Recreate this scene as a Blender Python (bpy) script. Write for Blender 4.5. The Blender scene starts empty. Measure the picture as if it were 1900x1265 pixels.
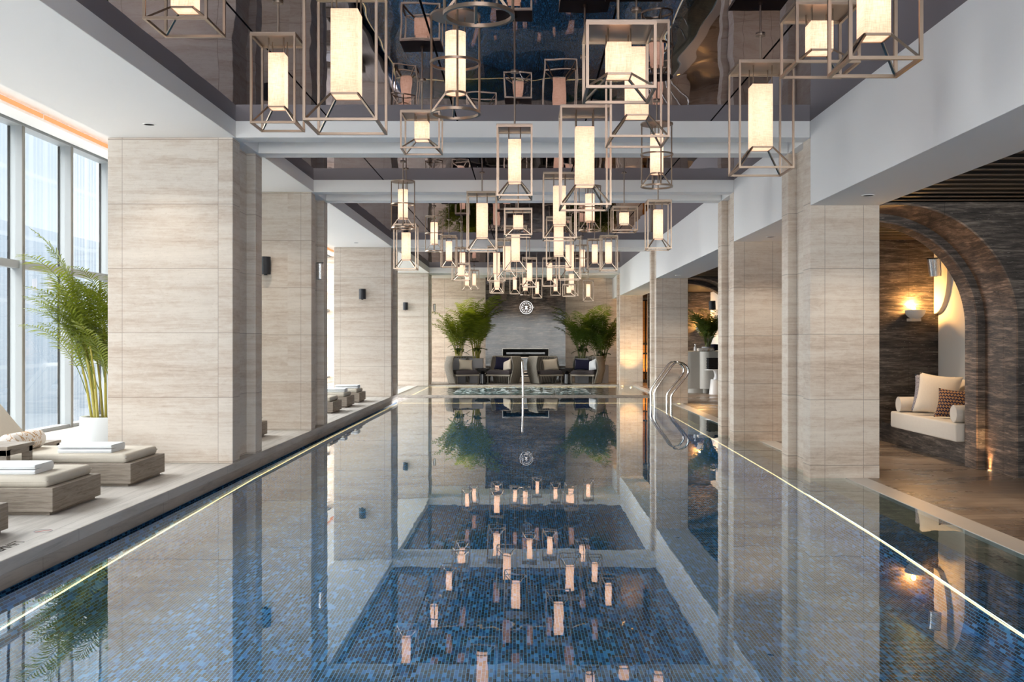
import bpy, bmesh, math, random
from mathutils import Vector, Matrix, Euler
random.seed(7)
SC = bpy.context.scene
COL = SC.collection
F = 1900.0; CX = 975.0; CY = 631.0; EYE = 1.4; D = 10.39   # lens in pixels, vanishing point, eye height above the water, first column line
PI = math.pi
def wx(px, y): return (px - CX) / F * y
def wz(py, y): return EYE + (CY - py) / F * y

# ---------------------------------------------------------------- mesh builder
class MB:
    def __init__(s): s.v = []; s.f = []; s.uv = None
    def add(s, vs, fs):
        o = len(s.v); s.v += [tuple(p) for p in vs]; s.f += [tuple(i + o for i in f) for f in fs]; return s
    def box(s, x0, x1, y0, y1, z0, z1):
        if x0 > x1: x0, x1 = x1, x0
        if y0 > y1: y0, y1 = y1, y0
        if z0 > z1: z0, z1 = z1, z0
        return s.add([(x0,y0,z0),(x1,y0,z0),(x1,y1,z0),(x0,y1,z0),(x0,y0,z1),(x1,y0,z1),(x1,y1,z1),(x0,y1,z1)],
                     [(0,3,2,1),(4,5,6,7),(0,1,5,4),(1,2,6,5),(2,3,7,6),(3,0,4,7)])
    def bar(s, a, b, w, h=None):
        a = Vector(a); b = Vector(b); h = h or w
        d = (b - a).normalized()
        u = d.cross(Vector((0,0,1)))
        if u.length < 1e-4: u = Vector((1,0,0))
        u.normalize(); v = u.cross(d).normalized()
        c = [(-1,-1),(1,-1),(1,1),(-1,1)]
        vs = [a + u*p*w/2 + v*q*h/2 for p, q in c] + [b + u*p*w/2 + v*q*h/2 for p, q in c]
        return s.add(vs, [(0,3,2,1),(4,5,6,7),(0,1,5,4),(1,2,6,5),(2,3,7,6),(3,0,4,7)])
    def tube(s, pts, r, n=10, closed=False, cap=True):
        pts = [Vector(p) for p in pts]; m = len(pts); vs = []; fs = []
        rs = r if isinstance(r, (list, tuple)) else [r]*m
        pu = None
        for i, p in enumerate(pts):
            if closed: d = pts[(i+1) % m] - pts[i-1]
            else: d = pts[min(i+1, m-1)] - pts[max(i-1, 0)]
            d.normalize()
            if pu is None:
                u = d.cross(Vector((0,0,1)))
                if u.length < 1e-3: u = d.cross(Vector((1,0,0)))
            else: u = pu - d*pu.dot(d)
            u.normalize(); w = d.cross(u); pu = u
            for k in range(n):
                a = 2*PI*k/n
                vs.append(p + (u*math.cos(a) + w*math.sin(a))*rs[i])
        for i in range(m if closed else m-1):
            j = (i+1) % m
            for k in range(n):
                l = (k+1) % n
                fs.append((i*n+k, i*n+l, j*n+l, j*n+k))
        if cap and not closed:
            fs.append(tuple(range(n))[::-1]); fs.append(tuple((m-1)*n+k for k in range(n)))
        return s.add(vs, fs)
    def cyl(s, x, y, z0, z1, r, n=24, r1=None):
        r1 = r if r1 is None else r1
        vs = [(x+r*math.cos(2*PI*k/n), y+r*math.sin(2*PI*k/n), z0) for k in range(n)] + [(x+r1*math.cos(2*PI*k/n), y+r1*math.sin(2*PI*k/n), z1) for k in range(n)]
        fs = [(k, (k+1)%n, n+(k+1)%n, n+k) for k in range(n)] + [tuple(range(n))[::-1], tuple(range(n, 2*n))]
        return s.add(vs, fs)
    def lathe(s, prof, n=32, cx=0, cy=0):
        m = len(prof); vs = []; fs = []
        for r, z in prof:
            for k in range(n):
                a = 2*PI*k/n; vs.append((cx + max(r,1e-4)*math.cos(a), cy + max(r,1e-4)*math.sin(a), z))
        for i in range(m-1):
            for k in range(n):
                l = (k+1) % n; fs.append((i*n+k, i*n+l, (i+1)*n+l, (i+1)*n+k))
        fs.append(tuple(range(n))[::-1]); fs.append(tuple((m-1)*n+k for k in range(n)))
        return s.add(vs, fs)
    def sqring(s, ro, ri, z0, z1):
        vs = []
        for r, z in ((ro,z0),(ri,z0),(ri,z1),(ro,z1)):
            vs += [(-r,-r,z),(r,-r,z),(r,r,z),(-r,r,z)]
        fs = []
        for a in range(4):
            b = (a+1) % 4
            for k in range(4):
                l = (k+1) % 4; fs.append((a*4+k, b*4+k, b*4+l, a*4+l))
        return s.add(vs, fs)
    def ring(s, ro, ri, z0, z1, n=40):
        vs = []; fs = []
        for r, z in ((ro,z0),(ri,z0),(ri,z1),(ro,z1)):
            vs += [(r*math.cos(2*PI*k/n), r*math.sin(2*PI*k/n), z) for k in range(n)]
        for a in range(4):
            b = (a+1) % 4
            for k in range(n):
                l = (k+1) % n; fs.append((a*n+k, b*n+k, b*n+l, a*n+l))
        return s.add(vs, fs)
    def prism(s, poly, z0, z1):                      # counter-clockwise plan polygon
        n = len(poly)
        vs = [(x,y,z0) for x,y in poly] + [(x,y,z1) for x,y in poly]
        return s.add(vs, [tuple(range(n))[::-1], tuple(range(n,2*n))] + [(k,(k+1)%n,n+(k+1)%n,n+k) for k in range(n)])
    def grid(s, fn, nu, nv, closed_u=False):
        vs = [fn(i/(nu if closed_u else nu-1), j/(nv-1)) for j in range(nv) for i in range(nu)]
        fs = []
        for j in range(nv-1):
            for i in range(nu if closed_u else nu-1):
                k = (i+1) % nu
                fs.append((j*nu+i, j*nu+k, (j+1)*nu+k, (j+1)*nu+i))
        return s.add(vs, fs)
    def mesh(s, name, bevel=0, seg=2, smooth=False, recalc=True):
        me = bpy.data.meshes.new(name); me.from_pydata(s.v, [], s.f)
        bm = bmesh.new(); bm.from_mesh(me)
        if recalc: bmesh.ops.recalc_face_normals(bm, faces=bm.faces)
        if bevel:
            bmesh.ops.bevel(bm, geom=[e for e in bm.edges if len(e.link_faces) == 2 and e.calc_face_angle(0) > 0.6], offset=bevel, segments=seg, affect='EDGES', profile=0.5)
        if smooth:
            for f in bm.faces: f.smooth = True
            for e in bm.edges:
                if len(e.link_faces) == 2 and e.calc_face_angle(0) > 0.75: e.smooth = False
        bm.to_mesh(me); bm.free(); return me

def link(name, me, mat=None, parent=None, loc=None, rot=None, scale=None):
    o = bpy.data.objects.new(name, me); COL.objects.link(o)
    if mat is not None and me is not None and len(me.materials) == 0: me.materials.append(mat)
    if parent is not None: o.parent = parent
    if loc is not None: o.location = loc
    if rot is not None: o.rotation_euler = rot
    if scale is not None: o.scale = scale
    return o
def obj(name, mb, mat, parent=None, loc=None, rot=None, bevel=0, seg=2, smooth=False):
    return link(name, mb.mesh(name, bevel, seg, smooth), mat, parent, loc, rot)
def tag(o, label, cat, group=None):
    o['label'] = label; o['category'] = cat
    if group: o['group'] = group
    return o
def thing(name, label, cat, loc=(0,0,0), rotz=0, group=None):
    o = link(name, None, loc=loc, rot=(0,0,rotz)); o.empty_display_size = .1
    return tag(o, label, cat, group)
def struct(name, mb, mat, parent=None, bevel=0, smooth=False, loc=None):
    o = obj(name, mb, mat, parent, loc=loc, bevel=bevel, smooth=smooth)
    if parent is None: o['kind'] = 'structure'
    return o
def dup(root, loc, rotz, label, group=None):
    r = root.copy(); COL.objects.link(r); r.location = loc; r.rotation_euler = (0,0,rotz); r['label'] = label
    if group: r['group'] = group
    for ch in list(root.children):
        c = ch.copy(); COL.objects.link(c); c.parent = r
        for g in ch.children:
            d = g.copy(); COL.objects.link(d); d.parent = c
    return r

# ---------------------------------------------------------------- materials
class NT:
    def __init__(s, name):
        s.m = bpy.data.materials.new(name); s.m.use_nodes = True; s.t = s.m.node_tree; s.t.nodes.clear()
        s.out = s.t.nodes.new('ShaderNodeOutputMaterial')
    def n(s, typ, **kw):
        nd = s.t.nodes.new(typ)
        for k, v in kw.items():
            if k.startswith('_'): setattr(nd, k[1:], v)
        for k, v in kw.items():
            if k.startswith('_'): continue
            key = int(k[1:]) if k[0] == 'i' and k[1:].isdigit() else k.replace('__', ' ')
            s.set(nd.inputs[key], v)
        return nd
    def set(s, sock, v):
        if isinstance(v, bpy.types.NodeSocket): s.t.links.new(v, sock)
        elif isinstance(v, bpy.types.Node): s.t.links.new(v.outputs[0], sock)
        else:
            if isinstance(v, (tuple, list)) and len(v) == 3 and sock.type == 'RGBA': v = (*v, 1)
            sock.default_value = v
    def math(s, op, a, b=0.0, clamp=False):
        nd = s.t.nodes.new('ShaderNodeMath'); nd.operation = op; nd.use_clamp = clamp
        s.set(nd.inputs[0], a); s.set(nd.inputs[1], b); return nd.outputs[0]
    def pos(s):
        g = s.t.nodes.new('ShaderNodeNewGeometry'); return g.outputs['Position']
    def oc(s):
        g = s.t.nodes.new('ShaderNodeTexCoord'); return g.outputs['Object']
    def xyz(s, v):
        g = s.n('ShaderNodeSeparateXYZ', i0=v); return g.outputs[0], g.outputs[1], g.outputs[2]
    def map(s, v, scale=(1,1,1), loc=(0,0,0), rot=(0,0,0)):
        return s.n('ShaderNodeMapping', Vector=v, Scale=scale, Location=loc, Rotation=rot).outputs[0]
    def noise(s, v, scale, detail=4, rough=.55, dist=0):
        return s.n('ShaderNodeTexNoise', Vector=v, Scale=scale, Detail=detail, Roughness=rough, Distortion=dist).outputs[0]
    def ramp(s, fac, stops, interp='LINEAR'):
        nd = s.t.nodes.new('ShaderNodeValToRGB'); nd.color_ramp.interpolation = interp
        el = nd.color_ramp.elements
        while len(el) < len(stops): el.new(.5)
        for e, (p, c) in zip(el, stops):
            e.position = p; e.color = (*c, 1) if len(c) == 3 else c
        s.set(nd.inputs[0], fac); return nd.outputs[0]
    def mix(s, fac, a, b, typ='MIX'):
        nd = s.t.nodes.new('ShaderNodeMix'); nd.data_type = 'RGBA'; nd.blend_type = typ
        s.set(nd.inputs[0], fac); s.set(nd.inputs[6], a); s.set(nd.inputs[7], b); return nd.outputs[2]
    def bump(s, h, strength=.3, dist=.01):
        return s.n('ShaderNodeBump', Height=h, Strength=strength, Distance=dist).outputs[0]
    def pbr(s, color, rough=.5, metal=0, normal=None, spec=.5, **kw):
        p = s.t.nodes.new('ShaderNodeBsdfPrincipled')
        s.set(p.inputs['Base Color'], color); s.set(p.inputs['Roughness'], rough); s.set(p.inputs['Metallic'], metal)
        s.set(p.inputs['Specular IOR Level'], spec)
        if normal is not None: s.set(p.inputs['Normal'], normal)
        for k, v in kw.items(): s.set(p.inputs[k.replace('__', ' ')], v)
        s.t.links.new(p.outputs[0], s.out.inputs[0]); return s.m
    def schlick(s, f0=.02, e=5.0, normal=None):
        lw = s.t.nodes.new('ShaderNodeLayerWeight')
        if normal is not None: s.set(lw.inputs['Normal'], normal)
        return s.math('ADD', f0, s.math('MULTIPLY', s.math('POWER', lw.outputs['Facing'], e), 1-f0))
    def fin(s, sh): s.t.links.new(sh.outputs[0] if isinstance(sh, bpy.types.Node) else sh, s.out.inputs[0]); return s.m

def m_plain(name, color, rough=.6, metal=0, grain=.04, gscale=40, spec=.5, **kw):
    t = NT(name)
    n = t.noise(t.oc(), gscale, 3)
    c = t.mix(t.math('MULTIPLY', t.math('SUBTRACT', n, .35), grain*6, True), color, tuple(x*.82 for x in color))
    return t.pbr(c, rough, metal, spec=spec, **kw)

def lines_at(t, coord, vals, w):
    """1 where coord is within w of one of vals"""
    acc = None
    for v in vals:
        k = t.math('LESS_THAN', t.math('ABSOLUTE', t.math('SUBTRACT', coord, v)), w)
        acc = k if acc is None else t.math('MAXIMUM', acc, k)
    return acc

JZ0, JP = .166, .654
def m_travertine(name, xs, light=(.66,.597,.525), mid=(.585,.50,.42), dark=(.46,.365,.29), zp=(JZ0, JP), rough=.42):
    t = NT(name); p = t.pos(); x, y, z = t.xyz(p)
    row = t.math('FLOOR', t.math('DIVIDE', t.math('SUBTRACT', z, zp[0]), zp[1]))
    col = t.math('FLOOR', t.math('MULTIPLY', t.math('ADD', x, y), .55))
    rnd = t.n('ShaderNodeTexWhiteNoise', _noise_dimensions='2D', Vector=t.n('ShaderNodeCombineXYZ', X=row, Y=col).outputs[0]).outputs[0]
    off = t.n('ShaderNodeCombineXYZ', X=t.math('MULTIPLY', rnd, 7.0), Y=t.math('MULTIPLY', rnd, 3.0), Z=0.0).outputs[0]
    pp = t.n('ShaderNodeVectorMath', _operation='ADD', i0=p, i1=off).outputs[0]
    band = t.noise(t.map(pp, (.32,.32,5.0)), 1.7, 5, .62, .3)
    fine = t.noise(t.map(pp, (1.6,1.6,24.0)), 2.4, 5, .7, .25)
    blot = t.noise(t.map(pp, (1,1,2.0)), 9.0, 6, .75, .8)
    k = t.math('ADD', t.math('ADD', t.math('MULTIPLY', band, .46), t.math('MULTIPLY', fine, .30)), t.math('MULTIPLY', blot, .26))
    k = t.math('ADD', k, t.math('MULTIPLY', t.math('SUBTRACT', rnd, .5), .05))
    c = t.ramp(k, [(.37, dark), (.465, mid), (.55, light), (.66, tuple(min(1, q*1.09) for q in light))])
    pit = t.noise(t.map(pp, (9,9,30)), 5.0, 2, .5)
    c = t.mix(t.math('MULTIPLY', t.math('LESS_THAN', pit, .315), .5), c, dark)
    fr = t.math('FRACT', t.math('DIVIDE', t.math('SUBTRACT', z, zp[0]), zp[1]))
    j = t.math('LESS_THAN', t.math('ABSOLUTE', t.math('SUBTRACT', fr, .5)), .4945)
    j = t.math('SUBTRACT', 1.0, j)
    if xs: j = t.math('MAXIMUM', j, lines_at(t, x, xs, .0032))
    c = t.mix(t.math('MULTIPLY', j, .55), c, (.20,.145,.11))
    return t.pbr(c, rough, normal=t.bump(t.math('SUBTRACT', k, j), .12, .01), spec=.4)

def m_darkstone(name, rough=.3, pol=False, g=(1,1,1)):
    t = NT(name); p = t.pos(); x, y, z = t.xyz(p)
    fine = t.noise(t.map(p, (1.3,1.3,16.0)), 3.0, 6, .72, .5)
    band = t.noise(t.map(p, (.5,.5,5.0)), 2.0, 4, .6, .6)
    k = t.math('ADD', t.math('MULTIPLY', fine, .65), t.math('MULTIPLY', band, .4))
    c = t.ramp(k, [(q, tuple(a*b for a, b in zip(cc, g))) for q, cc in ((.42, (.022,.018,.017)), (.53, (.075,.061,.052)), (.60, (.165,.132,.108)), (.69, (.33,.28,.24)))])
    streak = t.noise(t.map(p, (6,6,60)), 2.0, 3, .6, .8)
    c = t.mix(t.math('MULTIPLY', t.math('GREATER_THAN', streak, .665), .6), c, (.45,.40,.35))
    fz = t.math('FRACT', t.math('DIVIDE', z, .66)); fx = t.math('FRACT', t.math('DIVIDE', t.math('ADD', x, .15), 1.1))
    j = t.math('MAXIMUM', t.math('LESS_THAN', fz, .006), t.math('LESS_THAN', fx, .004))
    c = t.mix(t.math('MULTIPLY', j, .6), c, (.008,.007,.006))
    return t.pbr(c, rough, normal=None if pol else t.bump(fine, .15, .01), spec=.26 if pol else .4)

M = {}
M['trav_l'] = m_travertine('travertine_cream', [-4.24+.148, -2.97-.148])
M['trav_r'] = m_travertine('travertine_tan', [2.8875+.150, 3.593-.163], light=(.79,.695,.59), mid=(.695,.575,.465), dark=(.535,.41,.31), zp=(.130, .6655))
M['trav_b'] = m_travertine('travertine_back', [-2.7,-1.95,1.95,2.7,3.3], light=(.80,.69,.58), mid=(.68,.55,.44), dark=(.50,.38,.29))
M['dark'] = m_darkstone('dark_brown_stone', .35)
M['reveal'] = m_darkstone('lit_brown_reveal_stone', .4, False, (2.1,1.75,1.5))  # lighter cut of the brown stone, with window light painted into its colour
M['dark_pol'] = m_darkstone('polished_dark_stone', .06, True)
M['white'] = m_plain('white_paint', (.93,.915,.895), .75, grain=.01, gscale=3)
M['white2'] = m_plain('lounge_plaster', (.80,.77,.72), .75, grain=.02, gscale=4)

def m_mirror():
    t = NT('bronze_mirror'); p = t.pos(); x, y, z = t.xyz(p)
    w = t.noise(t.map(p, (1.5,.5,1)), .9, 2, .5)
    j = lines_at(t, x, [-1.97,-.69,.61,1.88], .008)
    g = t.n('ShaderNodeBsdfGlossy', Color=(.25,.228,.25), Roughness=.012, Normal=t.bump(w, .16, .06))
    d = t.n('ShaderNodeBsdfDiffuse', Color=(.006,.006,.007))
    return t.fin(t.n('ShaderNodeMixShader', Fac=j, i1=g.outputs[0], i2=d.outputs[0]))
M['mirror'] = m_mirror()

def m_water(name, tint=(.73,.92,.95), rip=.013, scale=1.1):
    t = NT(name); p = t.pos()
    w = t.noise(t.map(p, (1.6,.75,1)), scale, 3, .5)
    w2 = t.noise(t.map(p, (5,2.2,1)), 1.6, 2, .5)
    nrm = t.bump(t.math('ADD', w, t.math('MULTIPLY', w2, .10)), rip, .08)
    fr = t.schlick(.025, 3.7, nrm)
    a = t.n('ShaderNodeBsdfTransparent', Color=tint)
    g = t.n('ShaderNodeBsdfGlossy', Color=(.97,.98,.97), Roughness=.0, Normal=nrm)
    return t.fin(t.n('ShaderNodeMixShader', Fac=fr, i1=a.outputs[0], i2=g.outputs[0]))
M['water'] = m_water('pool_water')
M['spa'] = m_water('spa_water', (.75,.92,.93), .35, 5.0)

def m_mosaic(name, w=.021, l=.068, vertical=False, dark=1.0):
    t = NT(name); p = t.pos(); x, y, z = t.xyz(p)
    v = t.n('ShaderNodeCombineXYZ', X=t.math('ADD', y, z) , Y=t.math('ADD', x, z) if not vertical else z, Z=0.0).outputs[0]
    def brick(c1, c2, mort, off):
        b = t.n('ShaderNodeTexBrick', _offset=off, _squash=1, Vector=v, Scale=1.0, Mortar__Size=.0021, Mortar__Smooth=.1, Brick__Width=l, Row__Height=w, Bias=0.0,
                Color1=c1, Color2=c2, Mortar=mort)
        return b
    b = brick((0,0,0), (1,1,1), (.5,.5,.5), .37)
    col = t.ramp(b.outputs['Color'], [(0, (.005*dark,.012*dark,.026*dark)), (.34, (.010*dark,.026*dark,.062*dark)), (.62, (.014*dark,.060*dark,.160*dark)), (.80, (.022*dark,.115*dark,.30*dark)), (.92,(.05*dark,.20*dark,.42*dark))], 'CONSTANT')
    patch = t.noise(p, 1.2, 3)
    col = t.mix(t.math('MULTIPLY', patch, .35), col, (.012,.045,.11))
    c = t.mix(b.outputs['Fac'], col, (.065*dark,.21*dark,.36*dark))
    return t.pbr(c, .25, spec=.3)
M['mosaic'] = m_mosaic('blue_mosaic', dark=3.0)
M['mosaic_t'] = m_plain('turquoise_spa_tile', (.16,.42,.43), .3)
M['mosaic_s'] = m_mosaic('blue_mosaic_small', .018, .05, dark=1.1)

def m_woodstone(name, base, dark, plank=(.9,1.8), wet=None, rough=.55, along='Y'):
    t = NT(name); p = t.pos(); x, y, z = t.xyz(p)
    pv = t.map(p, (9,.7,9)) if along == 'Y' else t.map(p, (.7,9,9))
    g = t.noise(pv, 1.6, 6, .7, .6); g2 = t.noise(t.map(p, (1,.25,1)), 1.5, 3)
    v = t.n('ShaderNodeCombineXYZ', X=y, Y=x, Z=0.0).outputs[0]
    b = t.n('ShaderNodeTexBrick', _offset=.5, Vector=v, Scale=1.0, Mortar__Size=.0022, Mortar__Smooth=.1, Brick__Width=plank[1], Row__Height=plank[0], Bias=0.0, Color1=(0,0,0), Color2=(1,1,1), Mortar=(.5,.5,.5))
    k = t.math('ADD', t.math('MULTIPLY', g, .7), t.math('MULTIPLY', g2, .35))
    c = t.ramp(k, [(.38, dark), (.56, base), (.72, tuple(min(1,q*1.12) for q in base))])
    c = t.mix(t.math('MULTIPLY', b.outputs['Color'], .14), c, dark)
    c = t.mix(t.math('MULTIPLY', b.outputs['Fac'], .7), c, tuple(q*.4 for q in dark))
    r = rough
    if wet:
        wn = t.noise(t.map(p, (.7,1.5,1)), 1.1, 5, .6, .4)
        m = t.ramp(wn, [(.36, (0,0,0)), (.66, (1,1,1))])
        c = t.mix(t.math('MULTIPLY', m, .6), c, wet)
        r = t.math('SUBTRACT', rough, t.math('MULTIPLY', m, rough - .12))
    return t.pbr(c, r, normal=t.bump(g, .1, .005), spec=.45)
M['deck'] = m_woodstone('pale_vein_stone_deck', (.54,.51,.475), (.35,.33,.30), (.62,1.7))
M['decker'] = m_woodstone('deck_riser_stone', (.46,.415,.37), (.25,.22,.195), (9,1.05))
M['deckr'] = m_woodstone('brown_wet_stone', (.36,.285,.225), (.19,.145,.11), (.62,1.5), wet=(.14,.10,.073), rough=.5, along='X')
M['sub'] = m_woodstone('submerged_stone', (.25,.215,.18), (.12,.10,.085), (.6,1.25))
M['coping'] = m_plain('light_coping_stone', (.66,.63,.59), .35, grain=.08, gscale=6)
def m_wood(name, a, b, sc=1.0, rough=.55):
    t = NT(name); p = t.oc()
    g = t.noise(t.map(p, (1.5*sc,1.5*sc,26*sc)), 2.0, 6, .7, .8)
    c = t.ramp(g, [(.35, b), (.55, a), (.72, tuple(min(1,q*1.15) for q in a))])
    return t.pbr(c, rough, normal=t.bump(g, .12, .004))
M['teak'] = m_wood('grey_oak', (.30,.255,.21), (.17,.135,.105))
M['amber_wood'] = m_wood('amber_wood', (.52,.24,.06), (.30,.12,.03), .6, .35)
M['slat'] = m_plain('bronze_brown_slat', (.13,.085,.055), .5)
M['black'] = m_plain('black_void', (.006,.006,.006), .9)
def m_metal(name, c, rough, an=0.0):
    t = NT(name); n = t.noise(t.map(t.oc(), (60,60,4)), 8, 3)
    return t.pbr(c, t.math('ADD', rough-.05, t.math('MULTIPLY', n, .1)), 1.0, Anisotropic=an)
M['bronze'] = m_metal('brushed_champagne_bronze', (.34,.262,.198), .30)
M['plate'] = m_metal('antique_bronze_plate', (.34,.27,.215), .42)
M['steel'] = m_metal('polished_steel', (.72,.70,.67), .12)
M['chrome'] = m_metal('brushed_aluminium', (.78,.77,.77), .28)
M['alu'] = m_plain('window_aluminium', (.32,.335,.34), .45, grain=.01)
M['alud'] = m_plain('bronze_gasket', (.20,.19,.165), .5)
def m_shade():
    t = NT('linen_lamp_shade'); p = t.oc()
    a = t.noise(t.map(p, (260,260,24)), 1.0, 2, .6); b = t.noise(t.map(p, (24,24,260)), 1.0, 2, .6)
    k = t.math('MULTIPLY', t.math('ADD', a, b), .5)
    c = t.ramp(k, [(.36, (.80,.44,.27)), (.52, (.86,.545,.375)), (.66, (.90,.635,.465))])
    e = t.n('ShaderNodeEmission', Color=c, Strength=.385)
    d = t.n('ShaderNodeBsdfTranslucent', Color=t.ramp(k, [(.36, (.48,.37,.31)), (.52, (.60,.49,.42)), (.66, (.68,.57,.50))]))
    return t.fin(t.n('ShaderNodeAddShader', i0=e.outputs[0], i1=d.outputs[0]))
M['shade'] = m_shade()
def m_emit(name, c, s):
    t = NT(name); return t.fin(t.n('ShaderNodeEmission', Color=(*c,1), Strength=s))
M['led'] = m_emit('warm_led', (1.0,.62,.28), 1.9)
M['cove'] = m_emit('amber_cove_light', (1.0,.40,.17), .5)
M['bulb'] = m_emit('lamp_tube', (1.0,.81,.69), 2.4)
M['flame'] = m_emit('warm_lamp_glow', (1.0,.55,.17), 7.0)
def m_fabric(name, c, c2=None, sc=240, rough=.9):
    t = NT(name); p = t.oc(); c2 = c2 or tuple(q*.78 for q in c)
    a = t.noise(t.map(p, (sc,sc*.1,sc*.1)), 1, 2); b = t.noise(t.map(p, (sc*.1,sc,sc)), 1, 2)
    k = t.math('MULTIPLY', t.math('ADD', a, b), .5)
    f = t.noise(p, 9, 3)
    col = t.mix(t.math('MULTIPLY', k, .9), c, c2); col = t.mix(t.math('MULTIPLY', f, .12), col, c2)
    return t.pbr(col, rough, normal=t.bump(k, .25, .002), spec=.15)
M['linen'] = m_fabric('beige_linen', (.66,.61,.53), (.50,.46,.39))
M['cream'] = m_fabric('cream_linen', (.80,.70,.58))
M['towel'] = m_fabric('white_terry', (.86,.88,.90), (.74,.78,.82), 120)
M['sofa'] = m_fabric('warm_grey_upholstery', (.74,.68,.60), (.62,.56,.49))
M['navy'] = m_fabric('navy_cotton', (.018,.018,.042))
M['charcoal'] = m_fabric('plum_grey_fabric', (.105,.092,.10))
M['paper'] = m_fabric('black_linen', (.022,.022,.026))
def m_pattern(name, bg, fg, sc, thr=.32):
    t = NT(name); p = t.oc(); x, y, z = t.xyz(p)
    u = t.math('MULTIPLY', x, sc); v = t.math('MULTIPLY', z, sc)
    a = t.n('ShaderNodeTexVoronoi', _voronoi_dimensions='2D', Vector=t.n('ShaderNodeCombineXYZ', X=t.math('ADD', u, t.math('MULTIPLY', t.math('FLOOR', v), .5)), Y=v, Z=0.0).outputs[0], Scale=1.0, Randomness=0.0).outputs[0]
    c = t.mix(t.math('LESS_THAN', a, thr), bg, fg)
    return t.pbr(c, .8, spec=.2)
M['hexpil'] = m_pattern('navy_gold_honeycomb', (.36,.19,.085), (.022,.020,.045), 27, .41)
M['checkpil'] = m_pattern('grey_dot_weave', (.16,.15,.20), (.50,.48,.50), 55, .34)
def m_swirl():
    t = NT('white_gold_swirl_print'); p = t.oc()
    n = t.noise(p, 5.5, 2, .5, 1.5)
    l = t.math('LESS_THAN', t.math('ABSOLUTE', t.math('SUBTRACT', n, .5)), .022)
    return t.pbr(t.mix(l, (.78,.73,.68), (.50,.30,.14)), .8, spec=.2)
M['swirl'] = m_swirl()
def m_wicker(name, a, b):
    t = NT(name); p = t.oc(); x, y, z = t.xyz(p)
    w = t.n('ShaderNodeTexWave', _bands_direction='Z', Vector=p, Scale=30.0, Distortion=1.2, Detail=2.0).outputs[1]
    s = t.math('ABSOLUTE', t.math('SINE', t.math('MULTIPLY', t.math('ADD', x, y), 36)))
    k = t.math('ADD', t.math('MULTIPLY', w, .6), t.math('MULTIPLY', s, .4))
    c = t.ramp(k, [(.15, tuple(q*.25 for q in b)), (.45, b), (.8, a)])
    return t.pbr(c, .7, normal=t.bump(k, .6, .008), spec=.25)
M['wicker'] = m_wicker('grey_brown_wicker', (.43,.40,.35), (.20,.18,.155))
M['wicker_l'] = m_plain('light_rattan_edge', (.42,.38,.32), .6)
M['gblack'] = m_plain('gloss_black_lacquer', (.008,.008,.010), .08)
M['mblack'] = m_plain('matt_black_speaker', (.018,.021,.028), .6, grain=.05, gscale=300)
M['whitepl'] = m_plain('white_lacquer', (.82,.82,.83), .35, grain=.01)
M['pot'] = m_plain('white_stone_pot', (.60,.625,.64), .6, grain=.02)
M['potg'] = m_plain('grey_stone_pot', (.34,.34,.36), .6, grain=.03)
M['soil'] = m_plain('dark_pebble_soil', (.03,.026,.022), .8, gscale=120, grain=.1)
M['bowl'] = m_plain('speckled_plaster_bowl', (.72,.70,.68), .7, grain=.12, gscale=160)
M['concrete'] = m_plain('grey_terrazzo', (.47,.45,.41), .55, grain=.12, gscale=30)
def m_leaf(name, a, b):
    t = NT(name); n = t.noise(t.oc(), 7, 3); n2 = t.n('ShaderNodeObjectInfo').outputs['Random']
    c = t.mix(t.math('ADD', t.math('MULTIPLY', n, .7), t.math('MULTIPLY', n2, .35), True), a, b)
    p = t.n('ShaderNodeBsdfPrincipled', Base__Color=c, Roughness=.42)
    p.inputs['Specular IOR Level'].default_value = .35
    tr = t.n('ShaderNodeBsdfTranslucent', Color=t.mix(.5, c, (.30,.34,.02)))
    return t.fin(t.n('ShaderNodeMixShader', Fac=.38, i1=p.outputs[0], i2=tr.outputs[0]))
M['leaf'] = m_leaf('palm_leaf_bright', (.06,.115,.010), (.25,.28,.022))
M['leafd'] = m_leaf('palm_leaf_dark', (.022,.060,.010), (.095,.140,.020))
M['leafb'] = m_leaf('broad_leaf_dark', (.010,.030,.012), (.025,.060,.030))
M['cane'] = m_plain('yellow_green_cane', (.36,.31,.055), .5, gscale=12, grain=.12)
M['caned'] = m_plain('green_cane', (.14,.15,.035), .5, gscale=12, grain=.12)
def m_glass():
    t = NT('window_glass')
    fr = t.schlick(.06)
    a = t.n('ShaderNodeBsdfTransparent', Color=(.93,.97,.98)); g = t.n('ShaderNodeBsdfGlossy', Color=(1,1,1), Roughness=.0)
    return t.fin(t.n('ShaderNodeMixShader', Fac=fr, i1=a.outputs[0], i2=g.outputs[0]))
M['glass'] = m_glass()
def m_facade():
    t = NT('pale_ribbed_facade'); p = t.pos(); x, y, z = t.xyz(p)
    s = t.math('FRACT', t.math('MULTIPLY', y, .62)); s2 = t.math('FRACT', t.math('MULTIPLY', y, 2.6)); h = t.math('FRACT', t.math('MULTIPLY', z, .31))
    k = t.math('MAXIMUM', t.math('LESS_THAN', s, .2), t.math('LESS_THAN', s2, .28)); k2 = t.math('LESS_THAN', h, .06)
    zone = t.math('GREATER_THAN', t.noise(t.map(p, (0,.11,0)), 1.0, 1), .5)
    c = t.mix(t.math('MULTIPLY', k, t.math('ADD', .45, t.math('MULTIPLY', zone, .5))), (.058,.072,.087), (.092,.103,.113))
    c = t.mix(t.math('MULTIPLY', k2, .5), c, (.092,.103,.113))
    return t.pbr(c, .8, spec=.1)
M['facade'] = m_facade()
M['pave'] = m_plain('street_paving', (.16,.165,.17), .9)
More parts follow.
